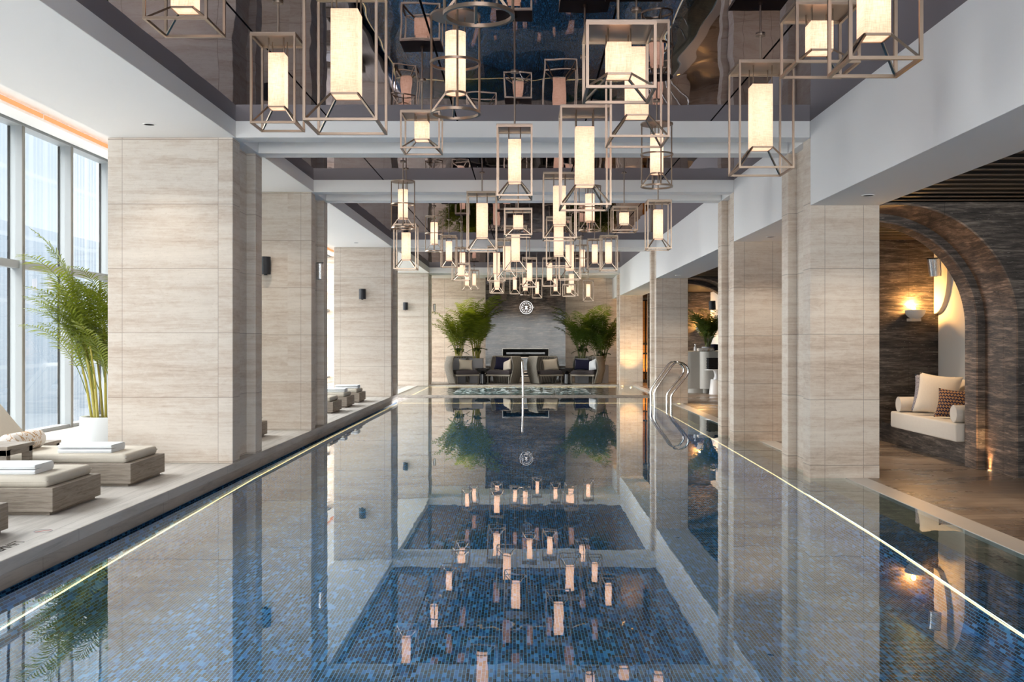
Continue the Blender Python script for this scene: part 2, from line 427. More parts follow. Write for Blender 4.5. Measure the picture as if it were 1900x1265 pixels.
# ================================================================ THE SETTING
YR, YB = -7.0, 34.1
COLY = [10.39, 14.21, 22.65, 31.32]; CL = 1.15
ZS, ZM, ZR = 3.456, 3.623, 2.768      # soffit, mirror, right-hand soffit heights above the water
DK = .151                              # left deck above water
FL, FR = -2.94, 2.891                  # fascia planes
# ---- columns
for i, y in enumerate(COLY):
    z0 = DK if i < 3 else 0.0
    poly = [(-4.24,y),(-2.97,y),(-2.97,y+.26),(-3.07,y+.26),(-3.07,y+.88),(-2.97,y+.88),(-2.97,y+CL),(-4.24,y+CL)]
    o = struct('stone_column', MB().prism(poly, z0, ZS), M['trav_l'], bevel=.006)
    tag(o, ['broad cream travertine column on the raised deck behind the made-up loungers', 'second cream travertine column of the window side, carrying a black speaker and a silver one',
            'third cream travertine column of the window side, just beyond three loungers', 'last cream travertine column of the window side, beside the spa pool'][i], 'column', 'travertine columns on the window side')
    poly = [(2.8875,y),(3.593,y),(3.593,y+CL),(2.8875,y+CL),(2.8875,y+.88),(2.985,y+.88),(2.985,y+.26),(2.8875,y+.26)]
    o = struct('stone_column', MB().prism(poly, -.08, ZS), M['trav_r'], bevel=.006)
    tag(o, ['tan travertine column standing in the water beside the arch with the sofa', 'second tan travertine column of the lounge side, standing in the water',
            'third tan travertine column of the lounge side, behind the pool ladder', 'last tan travertine column of the lounge side, beside the amber door'][i], 'column', 'travertine columns on the lounge side')
# ---- ceilings
b = MB().box(-4.22, FL, YR, YB, ZS, 4.3)
struct('ceiling_left', b, M['white'], bevel=.004)
bays = [(YR, COLY[0]), (COLY[0]+CL, COLY[1]), (COLY[1]+CL, COLY[2]), (COLY[2]+CL, COLY[3]), (COLY[3]+CL, YB)]
for i, (a, c) in enumerate(bays):
    struct('ceiling_right', MB().box(FR, 3.593, a, c, ZR, 4.3), M['white'], bevel=.004)
    if i < 4: struct('ceiling_mirror', MB().box(FL, FR, a, c, ZM, ZM+.03), M['mirror'])
    else: struct('ceiling_white', MB().box(FL, FR, a, c, ZS, ZS+.03), M['white'])
for i, y in enumerate(COLY):
    for (a, c) in ((y, y+.26), (y+.88, y+CL)):
        struct('ceiling_beam', MB().box(FL, FR-.003, a, c, ZS, 3.85), M['white'], bevel=.003)
    struct('ceiling_recess', MB().box(FL, FR, y+.26, y+.88, 3.64, 3.7), M['white'])
    struct('ceiling_right', MB().box(FR, 3.593, y, y+CL, ZS, 4.3), M['white'])
struct('roof', MB().box(-6.9, 7.7, YR-.2, YB+.2, 4.3, 4.5), M['white'])
# downlights in the soffits
def downlight(x, y, z, label):
    t = thing('downlight', label, 'ceiling light', (x, y, z), 0, 'recessed downlights in the soffits')
    obj('trim_ring', MB().ring(.062, .048, -.006, .002), M['white'], t, smooth=True)
    obj('dark_reflector', MB().cyl(0,0,-.004,-.001,.050,24), M['black'], t)
    return t
downlight(wx(277,9.75), 9.75, ZS, 'recessed dark downlight in the white soffit before the first broad column')
downlight(wx(1611,9.66), 9.66, ZR, 'recessed dark downlight over the water before the arch column')
downlight(wx(1425,13.7), 13.55, ZR, 'small dark downlight in the soffit before the second lounge column')
downlight(wx(1255,21.8), 21.6, ZR, 'faint downlight in the soffit before the third lounge column')
downlight(wx(665,21.9), 21.6, ZS, 'small downlight in the white soffit before the third window column')
# ---- floors, pool
struct('floor_left', MB().box(-6.9, -2.965, YR, 23.8, .066, DK), M['deck'], bevel=.006)
struct('floor_left_edge', MB().box(-2.995, -2.968, YR, 23.8, -.02, .1495), M['decker'])
struct('floor_left_base', MB().box(-6.9, -2.99, YR, 23.8, -.5, .066), M['mosaic_s'])
struct('floor_gutter', MB().box(-2.99, -2.85, YR, 24.86, -.5, -.16), M['mosaic_s'])
H0, H1, YE, YF = -.46, -.26, 22.9, 24.86           # basin floor near / far, end of the deep basin, end of the water
def leddepth(y, pts):
    if y <= pts[0][0]: return pts[0][1]
    for (a, h), (c, k) in zip(pts, pts[1:]):
        if y <= c: return h + (k-h)*(y-a)/(c-a)
    return pts[-1][1]
LL = [(-5,.22),(3,.195),(4.9,.178),(5.7,.155),(7.6,.105),(9.6,.066),(10.7,.045),(14.6,.018),(YE,.010)]
RL = [(-5,.30),(3,.285),(5.6,.237),(7.9,.145),(11.3,.082),(14.7,.049),(18.5,.023),(YE,.010)]
flo = MB(); n = 24
vs = [(x, -5 + (YE+5)*i/n, H0 + (H1-H0)*max(0, min(1, (-5+(YE+5)*i/n)/YE))) for i in range(n+1) for x in (-2.87, 2.80)]
flo.add(vs, [(2*i, 2*i+1, 2*i+3, 2*i+2) for i in range(n)])
struct('floor_pool', flo, M['mosaic'])
def strip(fn0, fn1, n=40):
    m = MB(); vs = []
    for i in range(n+1):
        y = -5 + (YE+5)*i/n; vs += [fn0(y), fn1(y)]
    return m.add(vs, [(2*i, 2*i+1, 2*i+3, 2*i+2) for i in range(n)])
struct('wall_pool_left', strip(lambda y: (-2.85, y, -.001), lambda y: (-2.845, y, -.6)), M['mosaic'])
struct('wall_pool_right', strip(lambda y: (2.755, y, -leddepth(y, RL)), lambda y: (2.75, y, -.6)), M['mosaic'])
struct('floor_pool_ledge', strip(lambda y: (2.93, y, -.032), lambda y: (2.755, y, -leddepth(y, RL)+.004)), M['mosaic_s'])
struct('floor_pool_margin', MB().box(2.93, 3.247, -5, YF, -.2, -.03), M['sub'])
struct('floor_pool_shelf', MB().add([(-2.85,YE,-.02),(2.75,YE,-.02),(3.247,YF,-.02),(-2.85,YF,-.02),(-2.85,YE,-.6),(2.75,YE,-.6)], [(0,1,2,3),(4,5,1,0)]), M['mosaic_s'])
struct('wall_pool_rear', MB().box(-2.85, 3.247, -5.2, -5, -.8, .0), M['mosaic_s'])
wat = MB().add([(-2.85,-5,0),(3.247,-5,0),(3.247,YF,0),(-2.85,YF,0)], [(0,1,2,3)])
o = struct('pool_water', wat, M['water']); o['label'] = 'still clear swimming pool water mirroring the lanterns'; o['category'] = 'water'
def led(name, pts, label, r=.0048):
    o = obj(name, MB().tube(pts, r, 6), M['led'])
    return tag(o, label, 'light strip', 'LED strips under the pool edge')
led('led_strip', [(-2.835, y, -leddepth(y, LL)) for y in [-4.9+.6*i for i in range(47)] if y < YE], 'warm LED strip under the pool edge along the raised lounger deck')
led('led_strip', [(2.74, y, -leddepth(y, RL)) for y in [-4.9+.6*i for i in range(47)] if y < YE], 'warm LED strip under the pool edge along the lounge columns')
led('led_strip', [(-2.83, YE-.01, -.008), (2.74, YE-.01, -.008)], 'warm LED strip across the far end of the pool')
struct('floor_coping', MB().box(3.247, 3.465, YR, YF, -.2, .004), M['coping'], bevel=.003)
struct('floor_right', MB().box(3.465, 7.7, YR, YB, -.2, 0), M['deckr'])
struct('floor_rear', MB().box(-2.99, 3.465, YR, -5.2, -.8, .0), M['coping'])
# spa at the far end
SY0, SY1 = 25.95, 31.45
struct('floor_spa_ledge', MB().box(-3.6, 3.465, YF, SY0, -.3, .006), M['decker'], bevel=.004)
struct('floor_spa', MB().box(-3.3, 3.3, SY0, SY1, -.5, -.30), M['mosaic_t'])
b = MB().box(-3.3,-2.95,SY0,SY1,-.3,-.03); b.box(2.75,3.3,SY0,SY1,-.3,-.03); b.box(-2.95,2.75,SY1-.35,SY1,-.3,-.03)
struct('floor_spa_seat', b, M['sub'])
o = struct('spa_water', MB().add([(-3.3,SY0,0),(3.3,SY0,0),(3.3,SY1,0),(-3.3,SY1,0)], [(0,1,2,3)]), M['spa']); o['label'] = 'rippling turquoise spa water before the wicker chairs'; o['category'] = 'water'
led('led_strip', [(-2.93,SY0+.3,-.02),(-2.93,SY1-.37,-.02),(2.73,SY1-.37,-.02)], 'warm LED strip around the far rim of the spa', .012)
tfoam = NT('foaming_water'); nn = tfoam.noise(tfoam.map(tfoam.pos(), (2.5,1.5,1)), 2.2, 4, .6, .8); r = tfoam.ramp(nn, [(.47,(0,0,0)),(.68,(1,1,1))])
tfoam.fin(tfoam.n('ShaderNodeMixShader', Fac=r, i1=tfoam.n('ShaderNodeBsdfTransparent').outputs[0], i2=tfoam.n('ShaderNodeBsdfDiffuse', Color=(.78,.86,.86)).outputs[0]))
fo = MB().grid(lambda u, v: ((-1.9+3.6*u), 26.6+3.4*v, .012 + .06*math.exp(-((u-.52)*3.2)**2-((v-.6)*3)**2)*(1+.6*math.sin(u*40)*math.sin(v*31))), 40, 30)
o = struct('spa_foam', fo, tfoam.m, smooth=True); o['kind'] = 'stuff'; o['label'] = 'white bubbling foam in the middle of the spa'; o['category'] = 'foam'
struct('floor_spa_coping', MB().box(-3.6, -3.3, SY0, SY1+.25, -.3, .01).box(3.3, 3.465, SY0, SY1+.25, -.3, .01).box(-3.3, 3.3, SY1, SY1+.25, -.3, .01), M['coping'])
struct('floor_back', MB().box(-6.9, 3.465, SY1+.25, YB, -.2, .012).box(-6.9, -3.6, 23.8, SY1+.25, -.2, .0), M['decker'])
# ---- back wall with the dark chimney breast
struct('wall_back', MB().box(-6.9, 7.7, YB, YB+.2, -.2, 4.3), M['trav_b'])
cx0, cx1, cy, fz0, fz1 = -1.307, 1.31, 33.5, .55, 1.13
fx0, fx1 = wx(933,33.5), wx(1017.7,33.5)
b = MB().box(cx0, cx1, cy, YB, fz1, ZS).box(cx0, fx0, cy, YB, 0, fz1).box(fx1, cx1, cy, YB, 0, fz1).box(fx0, fx1, cy+.35, YB, 0, fz1)
struct('wall_fireplace', b, M['dark_pol'])
# fireplace insert
t = thing('fireplace', 'wide fireplace opening with pale sloped frame in the dark stone wall', 'fireplace', ((fx0+fx1)/2, cy, 0))
w = (fx1-fx0)/2
def frame_xz(mb, x0, x1, z0, z1, wd, y0, y1, dip):
    o = [(x0,z0),(x1,z0),(x1,z1),(x0,z1)]; i = [(x0+wd,z0+wd),(x1-wd,z0+wd),(x1-wd,z1-wd),(x0+wd,z1-wd)]
    vs = [(x,y0,z) for x,z in o] + [(x,y0+dip,z) for x,z in i] + [(x,y1,z) for x,z in i] + [(x,y1,z) for x,z in o]
    fs = []
    for a in range(4):
        for k in range(4): fs.append((a*4+k, a*4+(k+1)%4, ((a+1)%4)*4+(k+1)%4, ((a+1)%4)*4+k))
    return mb.add(vs, fs)
obj('frame', frame_xz(MB(), -w-.02, w+.02, .81, 1.135, .022, -.02, .1, 0), M['coping'], t)
obj('hood', frame_xz(MB(), -w+.006, w-.006, .836, 1.104, .10, .0, .2, .16), M['black'], t)
obj('glass_screen', MB().box(-w+.12, w-.12, -.012, .012, .42, .83), M['gblack'], t)
obj('copper_edge', MB().box(-w+.12, w-.12, -.016, .0, .832, .85), M['bronze'], t)
obj('stone_plinth', MB().box(-.62, .62, -.05, .30, .012, .42), M['dark'], t)
for k in range(4): obj('hearth_slat', MB().box(-.42, .42, -.075, -.045, .24+.05*k, .262+.05*k), [M['bronze'], M['black'], M['bronze'], M['plate']][k], t)
obj('log_bin', MB().box(-.40, .40, -.085, -.05, .03, .20), M['cream'], t, bevel=.02)
# round emblem on the chimney breast
t = thing('wall_emblem', 'round silver emblem like a pocket watch on the dark stone above the fireplace', 'emblem', (wx(976.5,cy), cy-.03, wz(570.4,cy)))
t.rotation_euler = (PI/2, 0, 0)
obj('outer_ring', MB().ring(.215, .200, -.012, .012), M['chrome'], t, smooth=True)
obj('inner_ring', MB().ring(.160, .148, -.012, .012), M['chrome'], t, smooth=True)
obj('crown_knob', MB().lathe([(.0,-.028),(.02,-.02),(.028,0),(.02,.02),(.0,.028)], 14, .245, 0), M['chrome'], t, smooth=True)
for k in range(12):
    a = k*PI/6
    obj('hour_tick', MB().bar((.100*math.cos(a), .100*math.sin(a), 0), (.138*math.cos(a), .138*math.sin(a), 0), .012 if k % 3 else .02, .016), M['chrome'], t)
obj('dome_mark', MB().prism([(-.05,-.062),(.05,-.062),(.05,-.046),(.014,-.01),(.055,.03),(.0,.062),(-.055,.03),(-.014,-.01),(-.05,-.046)], -.01, .01), M['chrome'], t)
# ---- window wall
WY0 = 14.65 - 1.42*15
win = MB().box(-6.68,-6.5,0,.06,DK,4.17)                                   # mullion
wt = MB().box(-6.64,-6.54,.06,1.42,2.33,2.43); wh = MB().box(-6.68,-6.5,0,1.42,4.17,4.3); wsill = MB().box(-6.66,-6.52,.06,1.42,DK,DK+.05)
wg = MB().box(-6.505,-6.496,-.004,.064,DK,4.17); wp = MB().add([(-6.59,.06,DK+.05),(-6.59,1.42,DK+.05),(-6.59,1.42,4.17),(-6.59,.06,4.17)],[(0,1,2,3)])
we = MB().box(-6.69,-6.66,-.012,.0,DK,4.17)
mm = [x.mesh(nm) for x, nm in ((win,'window'),(wt,'transom'),(wh,'head'),(wsill,'sill'),(wg,'inner_edge'),(wp,'pane'),(we,'gasket'))]
for k in range(29):
    y = WY0 + 1.42*k
    if y > YB: break
    o = link('window_%d' % (k+1), mm[0], M['alu'], loc=(0, y, 0)); o['kind'] = 'structure'
    for me, nm, ma in zip(mm[1:], ('transom','head','sill','inner_edge','pane','gasket'), ('alu','alu','alu','alud','glass','black')):
        link(nm, me, M[ma], o)
struct('trim_1', MB().box(-6.45, -6.16, YR, YB, 4.19, 4.30), M['white'])
for k in range(14):
    y0 = YR + 3.0*k - .9
    o = obj('cove_light', MB().box(-6.158, -6.14, max(YR+.1,y0), min(y0+2.94, YB-.1), 4.225, 4.275), M['cove']); tag(o, 'amber light strip in the ceiling cove above the window wall', 'light strip', 'amber cove light strips above the window wall')
# rear wall with its window band (behind the camera; seen in the polished stone)
b = MB().box(-6.9,7.7,YR-.2,YR,3.2,4.3).box(7.3,7.7,YR-.2,YR,-.8,3.2).box(-6.9,7.3,YR-.2,YR,-.8,.15).box(-6.9,7.3,YR-.16,YR-.04,2.80,2.88)
for k in range(9): b.box(-6.9+1.75*k-.04, -6.9+1.75*k+.04, YR-.16, YR-.02, .15, 3.2)
struct('wall_rear', b, M['white'])
struct('window_40', MB().add([(-6.9,YR-.1,.15),(7.3,YR-.1,.15),(7.3,YR-.1,3.2),(-6.9,YR-.1,3.2)],[(0,1,2,3)]), M['glass'])
# outside
struct('exterior_facade', MB().box(-27,-25,46.5,200,-6,22), M['facade'])
struct('exterior_facade', MB().box(-27,-25,-90,12,-6,16), M['facade'])  # unseen building added to keep sky light off the window-side columns
struct('exterior_ground', MB().box(-60,-6.9,-60,220,-6.2,-6), M['pave'])
# ---- lounge side
struct('wall_right', MB().box(7.5,7.7,YR,YB,-.2,4.3), M['dark'])
sl = MB().box(3.593,7.5,YR,YB,2.88,2.90)
struct('ceiling_lounge', sl, M['black'])
sl = MB()
k = 0; y = 10.27
ys = [10.27-.262*i for i in range(28)] + [11.4+.20*i for i in range(15)] + [15.5+.262*i for i in range(27)] + [23.7+.22*i for i in range(28)] + [30.3+.262*i for i in range(14)]
for y in ys: sl.box(3.593,7.5,y-.032,y+.032,2.80,2.807)
o = struct('ceiling_slats', sl, M['slat'])
def arch_wall(y, label, xr=5.0, x1=7.5, xc=3.76, zc=1.553):
    for j, (ya, yb, xe) in enumerate(((y, y+.71, xr), (y+.71, y+1.0, xr-.095))):
        R = xe - xc; P = [(3.593,2.8),(x1,2.8),(x1,0),(xe,0),(xe,zc)]
        amax = math.acos((3.593-xc)/R)
        for k in range(1, 41):
            a = amax*k/40; P.append((xc+R*math.cos(a), zc+R*math.sin(a)))
        P[-1] = (3.593, min(P[-1][1], 2.795))
        n = len(P)
        m = MB().add([(x,ya,z) for x,z in P] + [(x,yb,z) for x,z in P], [tuple(range(n)), tuple(range(n,2*n))[::-1]] + [(k,(k+1)%n,n+(k+1)%n,n+k) for k in range(n)])
        struct('wall_arch', m, M['dark'])
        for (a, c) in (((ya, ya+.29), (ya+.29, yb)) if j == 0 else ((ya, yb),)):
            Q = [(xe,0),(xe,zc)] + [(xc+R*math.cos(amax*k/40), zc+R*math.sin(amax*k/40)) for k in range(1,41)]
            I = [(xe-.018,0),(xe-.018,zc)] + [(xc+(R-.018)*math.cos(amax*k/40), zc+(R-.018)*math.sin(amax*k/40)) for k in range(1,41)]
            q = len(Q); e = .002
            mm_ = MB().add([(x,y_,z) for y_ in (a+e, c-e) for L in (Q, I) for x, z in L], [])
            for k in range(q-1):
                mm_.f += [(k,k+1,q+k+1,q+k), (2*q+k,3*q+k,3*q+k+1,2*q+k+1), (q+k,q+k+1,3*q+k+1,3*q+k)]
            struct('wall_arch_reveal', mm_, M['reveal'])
arch_wall(10.39, '')
arch_wall(22.65, '')
struct('wall_alcove', MB().box(3.593,7.5,14.3,14.5,0,2.8), M['dark'])
struct('wall_alcove_side', MB().box(5.764,5.9,11.4,14.3,0,2.8), M['white2'])
P = [(14.29,2.79),(14.29,1.77)]
for k in range(9):
    a = PI/2*k/8; P.append((14.27-.43*math.sin(a)**1.0*(1), 1.77+.55*(1-math.cos(a))))
P.append((13.84,2.79)); n = len(P)
struct('trim_2', MB().add([(5.70,y,z) for y,z in P]+[(5.77,y,z) for y,z in P], [tuple(range(n)), tuple(range(n,2*n))[::-1]]+[(k,(k+1)%n,n+(k+1)%n,n+k) for k in range(n)]), M['white2'])
struct('trim_3', MB().box(5.752,5.764,12.55,12.58,.6,2.1), M['whitepl'])
struct('wall_bench_base', MB().box(4.97,5.77,11.4,14.3,0,.262), M['dark'])
struct('wall_alcove_far', MB().box(3.593,7.5,30.0,30.2,0,2.8), M['dark'])
struct('wall_alcove_far_side', MB().box(5.42,5.6,28.5,30.0,0,2.8), M['white2'])
# amber door
o = struct('door_1', MB().box(3.62,5.6,33.95,34.1,.1,2.72), M['amber_wood'])
for x in (3.62,3.98,4.4,4.8,5.2): obj('mullion', MB().box(x-.02,x+.02,33.93,33.96,.1,2.72), M['black'], o)
for z in (.32,.95,1.27,2.72): obj('rail', MB().box(3.6,5.6,33.925,33.96,z-.02,z+.02), M['black'], o)
# ================================================================ LANTERNS
TS = .014
def square_kit(W, H, drop, sh, sw):
    h = W/2; k = {}
    k['top_plate'] = MB().box(-h,h,-h,h,H-.012,H).mesh('top_plate', .002)
    k['base_frame'] = MB().sqring(h, h-TS, 0, TS).mesh('base_frame')
    k['top_frame'] = MB().sqring(h+.001, h-TS, H-.026, H-.012).mesh('top_frame')
    k['upright'] = [MB().box(sx*h-sx*TS, sx*h, sy*h-sy*TS, sy*h, TS, H-.026).mesh('upright') for sx in (-1,1) for sy in (-1,1)]
    zt = H-drop; zb = zt-sh; q = sw/2
    k['lamp_shade'] = MB().box(-q,q,-q,q,zb,zt).mesh('lamp_shade', .002)
    k['lamp_tube'] = MB().cyl(0,0,zb+sh*.16,zt-sh*.16,.011,10).mesh('lamp_tube')
    k['shade_rim'] = MB().sqring(q+.004, q-.003, zb-.004, zb+.006).mesh('shade_rim')
    k['strut'] = [MB().bar((sx*q, sy*q, zb), (sx*(h-TS/2), sy*(h-TS/2), TS/2), TS*.72).mesh('strut') for sx in (-1,1) for sy in (-1,1)]
    k['suspension_rod'] = [MB().cyl(sx*q*.92, sy*q*.92, zt, H-.012, .0045, 8).mesh('suspension_rod') for sx in (-1,1) for sy in (-1,1)]
    return k
def round_kit(W, H, drop, sh, sw):
    h = W/2; k = {}
    k['top_plate'] = MB().cyl(0,0,H-.012,H,h,40).mesh('top_plate', smooth=True)
    k['base_frame'] = MB().ring(h, h-TS, 0, .016).mesh('base_frame', smooth=True)
    k['middle_ring'] = MB().ring(h+.003, h-.009, H*.50, H*.50+.014).mesh('middle_ring', smooth=True)
    zt = H-drop; zb = zt-sh; q = sw/2
    A = [PI/2*i + .15 for i in range(4)]
    k['upright'] = [MB().cyl((h-.007)*math.cos(a), (h-.007)*math.sin(a), .016, H-.012, .0062, 8).mesh('upright') for a in A]
    k['lamp_shade'] = MB().cyl(0,0,zb,zt,q,28).mesh('lamp_shade', smooth=True)
    k['lamp_tube'] = MB().cyl(0,0,zb+sh*.16,zt-sh*.16,.011,10).mesh('lamp_tube')
    k['shade_rim'] = MB().ring(q+.004, q-.004, zb-.004, zb+.008).mesh('shade_rim', smooth=True)
    k['strut'] = [MB().bar((q*math.cos(a), q*math.sin(a), zb), ((h-.007)*math.cos(a), (h-.007)*math.sin(a), .01), .0095).mesh('strut') for a in A]
    k['suspension_rod'] = [MB().cyl(q*.92*math.cos(a), q*.92*math.sin(a), zt, H-.012, .0045, 8).mesh('suspension_rod') for a in A]
    return k
KIT = {'T': (square_kit(.393,.772,.144,.457,.146), .772, 'square'), 'M': (square_kit(.293,.588,.108,.354,.106), .588, 'square'),
       'C': (square_kit(.335,.326,.075,.155,.118), .326, 'cube'), 'R': (round_kit(.300,.592,.106,.363,.122), .592, 'round')}
HR = MB().cyl(0,0,0,1,.0075,10).mesh('hanging_rod', smooth=True)
CAN = MB().cyl(0,0,-.012,0,.034,20).mesh('ceiling_canopy', smooth=True)
HUB = MB().cyl(0,0,0,.02,.016,12).mesh('rod_collar', smooth=True)
def ceil_at(y):
    for yy in COLY:
        if yy <= y <= yy+.26 or yy+.88 <= y <= yy+CL: return ZS
        if yy < y < yy+CL: return 3.64
    return ZM if y < COLY[3] else ZS
def lantern(kind, px, y, top=None, bot=None, label=''):
    kit, H, word = KIT[kind]
    x = wx(px, y)
    W2 = {'T':.1965,'M':.1465,'C':.1675,'R':.15}[kind]
    zt = wz(top, y) if top is not None else wz(bot, y-W2) + H
    zt = min(zt, ceil_at(y) - .03)
    t = thing('pendant_lantern', label, 'lantern', (x, y, zt-H), 0, 'bronze lanterns hanging over the pool')
    for nm, me in kit.items():
        ma = M['shade'] if nm == 'lamp_shade' else M['bulb'] if nm == 'lamp_tube' else M['plate'] if nm == 'top_plate' else M['bronze']
        for q in (me if isinstance(me, list) else [me]): link(nm, q, ma, t)
    zc = ceil_at(y)
    link('hanging_rod', HR, M['plate'], t, (0,0,H), scale=(1,1,zc-zt))
    link('rod_collar', HUB, M['bronze'], t, (0,0,H))
    link('ceiling_canopy', CAN, M['plate'], t, (0,0,zc-zt+H))
    return t
# kind, px of the rod, distance, pixel row of the top plate or of the front base bar, label
LAN = [
 ('C', 344, 5.47, None, 35, 'bronze cube lantern cut by the top picture edge, first over the window side'),
 ('M', 516, 6.73, 71, None, 'slim square lantern in front of the first broad window column'),
 ('T', 643, 5.57, None, 223, 'big tall square lantern cut by the picture top, beside a slim one'),
 ('R', 845, 6.10, 28, None, 'large round drum lantern with middle hoop, hanging closest over the pool'),
 ('R', 888.5, 4.28, None, 10, 'round lantern of which only the bottom hoop shows at the picture top'),
 ('C', 1147, 5.02, None, 163, 'bronze cube lantern overlapping a tall square one, closest above the pool centre'),
 ('T', 1181, 6.90, None, 254, 'tall square lantern hanging behind the closest cube lantern over the pool centre'),
 ('R', 1218.5, 9.5, 229, None, 'round drum lantern with middle hoop behind the tall square and cube pair'),
 ('T', 1411, 7.45, 123, None, 'tall square lantern alone before the arch column, hung on a long rod'),
 ('C', 1520, 5.45, None, 116, 'bronze cube lantern tucked behind the tall one cut by the picture top'),
 ('M', 1621, 4.18, None, 110, 'tall square lantern cut by the picture top near the lounge fascia'),
 ('C', 783, 8.76, 211, None, 'small cube lantern below the closest round drum lantern'),
 ('M', 955, 8.48, 236, None, 'slim square lantern with very bright shade, centred under the first white beam'),
 ('T', 1084.5, 8.05, None, 380, 'tall square lantern with wide shade beside the very bright slim one'),
 ('R', 747.7, 12.75, 336, None, 'round lantern with hoop before the third window column, above a square one'),
 ('M', 753.5, 13.3, None, 499, 'square lantern right under a round one before the third window column'),
 ('R', 805.5, 17.0, 401, None, 'small round lantern with hoop between the round-over-square pair and the middle cluster'),
 ('M', 833, 18.87, 437, None, 'small square lantern next to the small round one, low before the far window column'),
 ('M', 858, 20.9, 459, None, 'small square lantern partly behind a low cube lantern'),
 ('C', 855.5, 19.2, 488.5, None, 'small cube lantern hanging low before a small square lantern'),
 ('M', 866.5, 29.0, 500, None, 'tiny far square lantern above the potted palms, crossed by its neighbour'),
 ('M', 879.7, 30.6, 501, None, 'tiny far square lantern above the potted palms, next to the chimney breast'),
 ('T', 894.5, 13.6, 358, None, 'tall square lantern standing out before the cluster over the potted palms'),
 ('T', 921.5, 22.5, 457, None, 'tall far lantern whose base overlaps another over the chimney breast edge'),
 ('T', 922, 28.1, 492, None, 'tall far lantern lowest at the chimney breast edge'),
 ('C', 922, 30.2, 523, None, 'tiny far cube lantern showing inside the cage of a taller one'),
 ('T', 940.3, 19.8, 443.5, None, 'tall lantern half hidden by the central one under the cube'),
 ('T', 956.7, 17.7, 420, None, 'tall lantern straight below the central cube lantern'),
 ('C', 961.5, 12.3, None, 436, 'cube lantern in the middle of the cluster, on a long rod'),
 ('M', 982.5, 20.4, 478, None, 'square lantern above the round wall emblem'),
 ('M', 955.3, 29.0, 507, None, 'tiny far square lantern before the dark chimney breast, next to the round one'),
 ('R', 974.7, 28.4, 508, None, 'tiny far round lantern right above the wall emblem'),
 ('M', 996.5, 30.1, 516, None, 'tiny far square lantern hanging lowest beside the wall emblem'),
 ('M', 1019.6, 21.0, 478, None, 'square lantern before the chimney breast, under the double tall lanterns'),
 ('T', 1038, 12.1, 323.5, None, 'tall lantern partly hidden by the wide-shaded one, above another tall one'),
 ('T', 1036.5, 16.0, None, 494, 'tall lantern directly below a taller-hung one above the chimney breast edge'),
 ('T', 1057, 18.5, 440, None, 'tall far lantern over the edge of the chimney breast towards the dark palms'),
 ('R', 1080, 21.8, 454.5, None, 'small round lantern with hoop among square ones above the dark palms'),
 ('M', 1103.5, 19.7, 443.5, None, 'bright square lantern overlapped by its twin, above the dark palms'),
 ('M', 1129, 17.2, 437.5, None, 'bright square lantern, the outer one of two overlapping twins before the far beam'),
 ('C', 1158, 13.6, 384.5, None, 'cube lantern hung high between the cluster and the fascia'),
 ('M', 1221, 12.4, 373, None, 'square lantern alone before the white lounge fascia'),
 ('R', 1094.5, 13.4, 345, None, 'round lantern seen through the cage of the wide-shaded tall one'),
 ('M', 1030.8, 29.3, 510, None, 'tiny far square lantern near the chimney breast edge, on the lounge side of the emblem'),
 ('T', 1060, 29.2, 499, None, 'tall far lantern whose cage surrounds a tiny cube lantern'),
 ('C', 1055.5, 26.5, 527, None, 'tiny far cube lantern before a taller lantern near the dark palms'),
 ('M', 1091.5, 28.5, 520, None, 'tiny far square lantern hanging alone in front of the dark palms'),
]
for a in LAN: lantern(*a)
# ================================================================ FURNITURE
def pillow_mesh(w, h, t, name='cushion', n=16, pinch=.10):
    m = MB()
    for s in (-1, 1):
        def fn(u, v, s=s):
            a = 2*u-1; b = 2*v-1
            e = (1-abs(a)**2.6)*(1-abs(b)**2.6)
            k = 1 - pinch*((1-abs(b)**2)*abs(a)**3 + 0)
            k2 = 1 - pinch*((1-abs(a)**2)*abs(b)**3)
            return (a*w/2*k, s*t/2*max(e,0)**.55, b*h/2*k2)
        m.grid(fn, n, n)
    me = m.mesh(name, smooth=False)
    bm = bmesh.new(); bm.from_mesh(me); bmesh.ops.remove_doubles(bm, verts=bm.verts, dist=1e-4); bmesh.ops.recalc_face_normals(bm, faces=bm.faces)
    for f in bm.faces: f.smooth = True
    bm.to_mesh(me); bm.free(); return me
def pillow(name, w, h, t, mat, loc, rot, label, cat='cushion', group=None):
    return tag(link(name, pillow_mesh(w, h, t), mat, loc=loc, rot=rot), label, cat, group)
def soft_box(x0,x1,y0,y1,z0,z1,r=.035,bulge=.012):
    m = MB().box(x0,x1,y0,y1,z0,z1); me = m.mesh('soft', r, 4, True)
    return me
# ---- sun loungers
def make_lounger():
    t = thing('sun_lounger', 'x', 'sun lounger', (0,0,DK), 0, 'sun loungers along the pool')
    w = .415
    obj('plinth', MB().box(-1.90,-.035,-w+.03,w-.03,0,.03), M['teak'], t)
    b = MB().box(-1.94,0,-w,w,.022,.195); obj('wooden_base', b, M['teak'], t, bevel=.006)
    c = link('mattress', soft_box(-1.22,-.055,-w+.035,w-.035,.19,.272,.034), M['linen'], t)
    pip = MB().tube([(-1.2,-w+.036,.236),(-.06,-w+.036,.236),(-.056,w-.036,.236),(-1.2,w-.036,.236)], .004, 6); obj('piping', pip, M['linen'], c)
    bk = link('back_cushion', soft_box(-.80,0,-w+.035,w-.035,-.04,.045,.034), M['linen'], t, (-1.21,0,.235), (0, math.radians(50), 0))
    obj('back_support', MB().box(-.78,0,-w+.03,w-.03,-.065,-.042), M['teak'], t, (-1.21,0,.235), (0, math.radians(50), 0), bevel=.004)
    return t
L0 = make_lounger()
LX = -3.368
